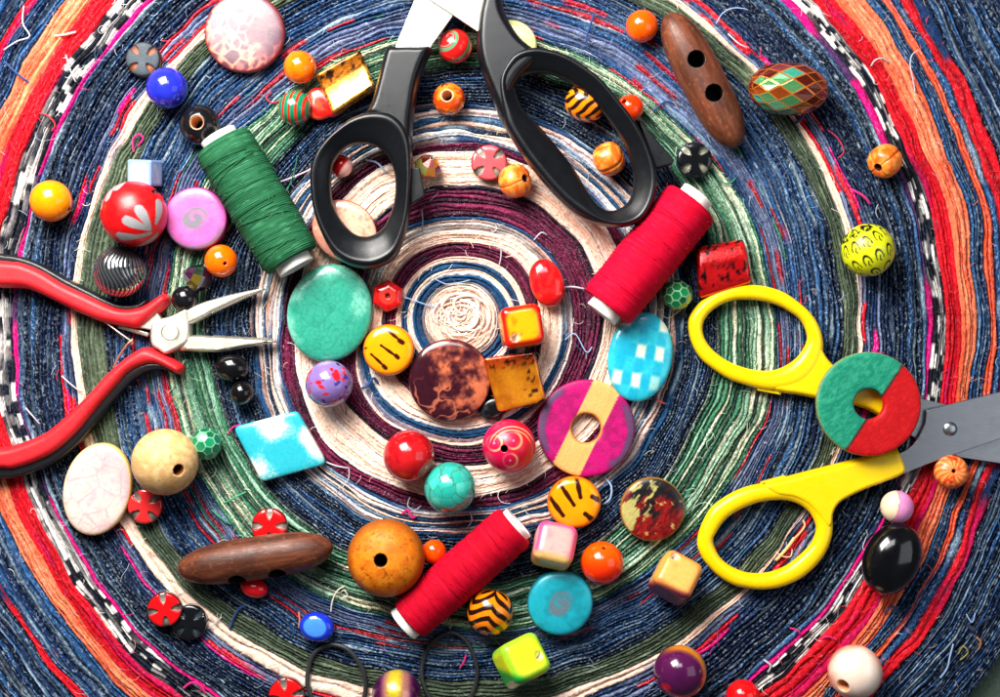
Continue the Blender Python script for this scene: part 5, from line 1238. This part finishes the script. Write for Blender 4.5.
outB = [(476.5, 43), (481, 70), (490, 92), (503, 125), (522, 154), (538, 175), (556, 196), (575, 213), (592, 222), (608, 226), (625.5, 226.5), (641, 221), (651, 208), (656.5, 192), (657.5, 178), (654, 162), (645, 139), (631, 116), (617, 98), (604, 82), (590, 70), (575, 60), (561, 53), (546, 48.5), (530, 46), (514, 46), (498, 44), (486, 40)]
outB = [(499, 92), (501, 110), (506, 128), (522, 154), (538, 175), (556, 196), (575, 213), (592, 222), (608, 226), (625.5, 226.5), (641, 221), (651, 208), (656.5, 192), (657.5, 178), (654, 162), (645, 139), (631, 116), (617, 98), (604, 82), (590, 70), (575, 60), (561, 53), (546, 49), (530, 48), (514, 54), (504, 68), (499, 80)]
inB = [(516, 90), (522, 106), (531, 117), (540, 126), (553.6, 142), (566, 157), (577, 172), (586, 188), (596, 202), (608, 210), (622, 207), (631, 197), (634, 182), (632, 165), (626, 145), (617, 130), (606, 115), (594, 101), (583, 90.5), (571, 82), (558, 75.5), (546, 72), (533, 72), (522, 76), (516, 82)]
m = MB(); m.add(*ring_between(px(catmull(outB, 5), 40), px(catmull(inB, 5), 40), GRIP, RT + Z0, HH, 240, center=px([(574, 138)], 40)[0]), BK)
shB = catmull([(486, -14), (480, 4), (477, 22), (476.3, 43), (479, 62), (485, 80), (494, 102), (502, 122), (508, 126), (510, 108), (513, 92), (520, 78), (532, 66), (540, 56), (534, 48), (521, 37), (511, 23), (504, 8), (500, -14)], 5)
V, F = puff(px(shB, 40), RT + Z0 + 2, RT + Z0 + 24.5, 8, 1.3, .3); m.add(V, F, BK)
V, F = prism(px([(636, 118), (643, 124), (674, 160), (672.5, 164), (655, 168.5), (648, 150)], 36), RT + Z0 + 3, RT + Z0 + 16, 1.2, 1.5); m.add(V, F, BK2)
bld(m, 'handle', 'black', bs)
ST = lin((208, 204, 192))
def blade(mb_, poly, z0, z1, zc, bev=.5): V, F = prism(px(poly, zc), RT + z0, RT + z1, bev, 3.0, 2); mb_.add(V, F, ST)
m = MB(); blade(m, [(392, 56), (396, 45), (414.5, 0), (430, -38), (456, -86), (492, -140), (540, -196), (546, -192), (520, -132), (500, -84), (478, -40), (453.6, 15), (432, 45), (426, 58)], 33, 36.5, 35); bld(m, 'blade', 'nickel', bs)
m = MB(); blade(m, [(490, 40), (453, 15), (430, 0), (380, -36), (322, -86), (262, -142), (266, -147), (330, -112), (400, -72), (470, -42), (500, -12), (500, 20)], 37, 40.5, 39); bld(m, 'blade', 'nickel', bs)
V, F = lathe([(0, 0), (9, 0), (9, 2), (7.5, 3.2), (2, 3.4), (0, 3.4)], 40); p = at(446, -26, 40); m = MB().add(V + np.array([p[0], p[1], RT + 40.3]), F, ST); bld(m, 'pivot_screw', 'nickel', bs)

# ================================================================ yellow scissors
YE = lin((255, 212, 0))
sx = at(950, 429, 0); ys = empty('scissors', (sx[0], sx[1], RT), 'yellow handled school scissors lying open under a green and red disc', 'scissors', 'scissors')
t_ = np.linspace(0, 2 * math.pi, 28, endpoint=False); ROUND = [(.5 - .5 * np.sign(math.cos(a)) * abs(math.cos(a)) ** .85, .5 + .5 * np.sign(math.sin(a)) * abs(math.sin(a)) ** .85) for a in t_]
outC = [(688, 326), (691, 342), (699, 357), (711, 368), (728, 379), (745, 385), (765, 390), (785, 390), (803, 384), (815, 372), (822, 356), (822.5, 340), (818.5, 326), (811, 314), (800.5, 304), (785, 293), (768, 287), (749, 284.5), (730, 286), (712, 293), (698, 304), (690, 315)]
inC = [(702.5, 326), (704, 337), (710, 347), (720, 356), (732, 363), (746, 368), (760, 370.5), (774, 370), (786.5, 365), (796, 358), (803, 349), (807, 339), (805, 329), (799, 319), (788, 311), (776, 305), (761, 301), (746, 299.8), (731, 301), (717, 307), (707, 316)]
m = MB(); m.add(*ring_between(px(catmull(outC, 6), 8), px(catmull(inC, 6), 8), ROUND, RT + 0, 17, 200), YE)
sh = catmull([(812, 322), (817, 332), (821, 345), (826, 356), (835, 366), (850, 374), (870, 381), (893, 390), (898, 396), (892, 413), (884, 418), (866, 409), (842, 402), (816, 398.5), (798, 395), (780.5, 392.5), (772, 388), (780, 372), (800, 360), (808, 345), (808, 330)], 5)
V, F = puff(px(sh, 8), RT + 1, RT + 16, 4.5, 1.3, .4); m.add(V, F, YE)
V, F = prism(px([(755, 385), (757, 390.5), (780, 395), (781, 386)], 6), RT + 2, RT + 11, 1.2, 1.2); m.add(V, F, YE)
bld(m, 'handle', 'yellow', ys)
outD = [(697, 544), (699.6, 529), (709, 510), (720, 500), (733, 492), (748, 486), (764, 483), (784, 481), (804, 482), (820, 490), (829, 502), (832, 518), (832, 532), (829, 544), (823, 556), (814, 567), (803, 576.5), (791, 583), (776, 588), (760, 589.5), (746, 588), (731, 584), (718, 576), (708, 566), (701, 556)]
inD = [(713, 541), (716.5, 531.6), (723, 522), (731, 514.7), (743, 508), (756, 503), (769, 500.5), (782, 500), (793, 502), (803, 507), (811, 515), (815.8, 527), (813.5, 538), (807, 548), (794, 560), (784, 566.5), (771, 571.5), (760, 573), (748, 572.5), (737, 569), (727, 563.5), (718.5, 555)]
m = MB(); m.add(*ring_between(px(catmull(outD, 6), 10), px(catmull(inD, 6), 10), ROUND, RT + 2, 17, 220), YE)
sh = catmull([(762, 484), (786, 477), (812, 470), (850, 460.5), (893, 449.5), (898, 451), (902, 460), (904.5, 468), (901, 475), (884, 482), (862, 490.5), (846.6, 498), (838, 504), (833, 513), (831.5, 524), (826, 528), (816, 516), (806, 505), (792, 498), (774, 495)], 5)
V, F = puff(px(sh, 10), RT + 3, RT + 20, 4.5, 1.3, .4); m.add(V, F, YE)
V, F = prism(px([(760, 484), (761.5, 481.5), (784, 475.2), (787, 478), (786, 484)], 8), RT + 4, RT + 14, 1.2, 1.2); m.add(V, F, YE)
bld(m, 'handle', 'yellow', ys)
ST = lin((150, 152, 158))
m = MB(); blade(m, [(872, 386), (895, 390), (921, 398.5), (946, 404.5), (1000, 430), (1090, 470), (1180, 512), (1182, 517), (1080, 489), (1000, 463.5), (960, 457.5), (918, 440), (885, 420), (868, 405)], 6, 9.5, 8); bld(m, 'blade', 'steel', ys)
m = MB(); blade(m, list(catmull([(903.5, 474), (938, 460), (1000, 438.7)], 4, False)) + [(1090, 404), (1190, 362), (1188, 357), (1090, 371), (1000, 391.7), (926, 410)] + list(catmull([(924.5, 424), (917, 438.7), (908, 448.5), (899, 453)], 5, False)), 10.5, 14.5, 13)
bld(m, 'blade', 'steel', ys)
V, F = lathe([(0, 0), (7, 0), (7, .8), (6.2, 2.0), (3, 2.9), (0, 3.1)], 40); p = at(950.4, 429, 15); m = MB().add(V + np.array([p[0], p[1], RT + 14.3]), F, lin((170, 174, 180))); bld(m, 'rivet', 'steel', ys)

# ================================================================ pliers
sx = at(170, 333, 0); pl = empty('pliers', (sx[0], sx[1], RT), 'long nose jewellery pliers with red and black grips lying open', 'pliers')
RD = lin((222, 28, 38)); DK = lin((24, 24, 28)); NI = lin((232, 226, 210))
redU = [(-70, 252), (-40, 252), (-16, 255), (0, 259.4), (21.5, 261.6), (43, 270), (64.6, 283), (86, 293), (107.6, 303), (123.4, 307.5), (140, 306), (150, 301), (158, 295.5), (164, 293.7), (168.7, 298), (166.5, 305), (155, 316), (140, 328), (129, 327.6), (107.6, 323.5), (93, 319), (71.7, 309.6), (50, 299), (28.7, 289.5), (14, 287.7), (0, 287.4), (-20, 284), (-45, 280), (-70, 280)]
redL = [(-70, 452), (-40, 450), (-16, 449), (0, 447.4), (14, 445), (36, 437), (50, 429), (71.7, 410), (93, 388.6), (104, 376), (115, 366), (130, 354), (146, 347), (164, 354), (180, 364), (182.7, 369), (179, 374.5), (170, 371), (156, 365), (144, 366), (130, 373), (118, 386), (100, 407), (79, 433), (57.4, 452), (36, 463), (14, 470), (0, 470), (-30, 476), (-70, 480)]
def ridged(poly, z0, z1, zc, col, bev): return puff(px(catmull(poly, 4), zc), RT + z0, RT + z1, bev, 1.3, .35)
blkU = [(-70, 245), (-40, 245.5), (-16, 249), (0, 253.2), (21.5, 256.5), (43, 264.5), (64.6, 277), (86, 288), (104, 297), (120, 303), (136, 303), (148, 299), (140, 312), (120, 316), (86, 306), (43, 284), (0, 270), (-70, 262)]
blkL = [(-70, 489), (-30, 485), (0, 479), (14, 478.5), (36, 472), (60, 460), (83, 440), (104, 414), (122, 392), (134, 379.5), (148, 371.5), (162, 369.5), (174, 373.5), (160, 362), (140, 364), (118, 380), (86, 418), (50, 450), (0, 464), (-70, 470)]
m = MB(); V, F = ridged(blkU, 3, 17, 12, DK, 3.0); m.add(V, F, DK); g1 = bld(m, 'grip', 'black', pl)
m = MB(); V, F = ridged(redU, 1, 24, 15, RD, 7.5); m.add(V, F, RD); bld(m, 'cover', 'grip', pl).parent = g1
m = MB(); V, F = ridged(blkL, 3, 17, 12, DK, 3.0); m.add(V, F, DK); g2 = bld(m, 'grip', 'black', pl)
m = MB(); V, F = ridged(redL, 1, 24, 15, RD, 7.5); m.add(V, F, RD); bld(m, 'cover', 'grip', pl).parent = g2
for g in (g1, g2):
    for c_ in g.children: pass
# steel head
bodyo = [(151, 325), (155, 320), (162, 318), (170, 316), (180, 311), (188, 306.5), (189.5, 316), (190.5, 326), (190, 336), (187, 343), (180, 348), (172, 352), (165, 354.5), (158, 350), (152, 346), (150, 340), (150, 332)]
m = MB(); V, F = puff(px(catmull(bodyo, 3), 16), RT + 4, RT + 19.5, 2.2, 1.0, .5); m.add(V, F, NI); bld(m, 'joint', 'nickel', pl)
jawU = [(176, 318), (180, 311), (190, 306.5), (206, 301), (228.5, 294.5), (250, 290), (263, 287.6), (264, 289.6), (252, 295), (240.5, 300), (224, 307.5), (212.4, 313), (207.4, 316), (198, 321), (187, 326), (180, 330)]
m = MB(); V, F = puff(px(jawU, 16), RT + 5, RT + 18.6, 3.0, 1.0, .5); m.add(V, F, NI)
V, F = prism(px([(187, 321.5), (205.5, 312.6), (207.5, 316), (188, 325.5)], 16), RT + 5, RT + 16, .5, 1.5, 2); m.add(V, F, NI * .8)
for k in range(26):        # fine teeth along the gripping edge
    q = k / 25; x = 213 + (262 - 213) * q; y = 313.4 + (290.2 - 313.4) * q; V, F = prism(px([(x - .7, y - 1), (x, y + 1.0), (x + .7, y - 1)], 14), RT + 7, RT + 17, .1, .6, 1); m.add(V, F, NI * .6)
bld(m, 'jaw', 'nickel', pl)
jawL = [(178, 351), (184, 340), (190, 335), (200, 335.3), (210.4, 336), (240, 337.5), (274.7, 340), (276, 342), (262, 345), (240.5, 348.5), (228, 351), (216.5, 352.3), (200, 352), (186, 351)]
m = MB(); V, F = puff(px(jawL, 14), RT + 3, RT + 17, 4.0, 1.0, .45); m.add(V, F, NI)
V, F = prism(px([(188, 339), (212, 340), (240, 341.5), (268, 341.8), (240, 346), (218, 350), (200, 349.5), (186, 349)], 17), RT + 16.4, RT + 17.6, .6, 1.5, 2); m.add(V, F, NI * .95)
for k in range(30):
    q = k / 29; x = 214 + (272 - 214) * q; y = 335.6 + (339.4 - 335.6) * q; V, F = prism(px([(x - .7, y + 1), (x, y - .9), (x + .7, y + 1)], 14), RT + 5, RT + 15, .1, .6, 1); m.add(V, F, NI * .6)
bld(m, 'jaw', 'nickel', pl)
m = MB(); V, F = prism(px([(138, 321), (157, 311), (162, 319), (152, 330), (140, 328)], 12), RT + 5, RT + 16, 1, 1.5, 3); m.add(V, F, NI * .95)
V, F = prism(px([(120, 324), (150, 333), (148, 337), (118, 328)], 10), RT + 4, RT + 12, 1, 1.5, 3); m.add(V, F, NI * .6); bld(m, 'neck', 'nickel', pl)
V, F = lathe([(0, 0), (9.6, 0), (9.4, .5), (8.9, .7), (8.6, .1), (8.2, .1), (8.0, .7), (7.4, .8), (6, .8), (0, .8)], 56); p = at(170, 332.7, 20); m = MB().add(V + np.array([p[0], p[1], RT + 19.4]), F, NI); bld(m, 'pivot', 'nickel', pl)
def wire(pts, zz, rad=.95):
    P = np.array([[*at(a, b, 8)[:2], RT + z] for (a, b), z in zip(pts, zz)]); V, F = tube(catmull(P, 8, False), rad, 8); return V, F
m = MB(); V, F = wire([(104, 320), (112, 326.5), (122, 334), (131, 340.5), (133, 343), (131, 344), (129, 341.5)], [12, 12, 12, 11, 10, 9, 9]); m.add(V, F, NI * .9); bld(m, 'spring_wire', 'nickel', pl)
m = MB(); V, F = wire([(132, 338.5), (133, 340), (129, 343.5), (124, 350), (119, 358), (114, 368)], [9, 11, 12, 12, 12, 12]); m.add(V, F, lin((196, 150, 120))); bld(m, 'spring_wire', 'nickel', pl)
# ================================================================ camera, lights
cam = bpy.data.cameras.new('camera'); co = bpy.data.objects.new('camera', cam); COL.objects.link(co)
co.location = (0, 0, (RT + HC) * S); cam.sensor_width = 36; cam.lens = 36 * HC / 1000.0
cam.clip_start = 0.01; cam.clip_end = 10
sc.camera = co
w = bpy.data.worlds.new('World'); sc.world = w; w.use_nodes = True
bg = w.node_tree.nodes['Background']; bg.inputs[0].default_value = (.80, .88, 1.0, 1); bg.inputs[1].default_value = 0.08

def area(name, px_, py_, z, tx, ty, sx, sy, power, col):
    l = bpy.data.lights.new(name, 'AREA'); l.shape = 'RECTANGLE'; l.size = sx * S; l.size_y = sy * S; l.energy = power; l.color = col
    o = bpy.data.objects.new(name, l); COL.objects.link(o)
    p = Vector(((px_ - CX) * S, (CY - py_) * S, (RT + z) * S)); t = Vector(((tx - CX) * S, (CY - ty) * S, RT * S))
    o.location = p; o.rotation_euler = (t - p).to_track_quat('-Z', 'Y').to_euler()
    return o
area('key_softbox', 20, -420, 800, 470, 330, 640, 640, 5.05, (1.0, .965, .91))
area('overhead_softbox', 330, -560, 1500, 450, 300, 900, 500, 1.55, (.95, .97, 1.0))
area('side_fill', 1600, 380, 1000, 550, 350, 900, 900, 0.4, (.9, .95, 1.0))

sc.render.engine = 'CYCLES'
sc.view_settings.view_transform = 'Standard'; sc.view_settings.look = 'None'; sc.view_settings.exposure = 0; sc.view_settings.gamma = 1
sc.cycles.max_bounces = 6; sc.cycles.use_denoising = True
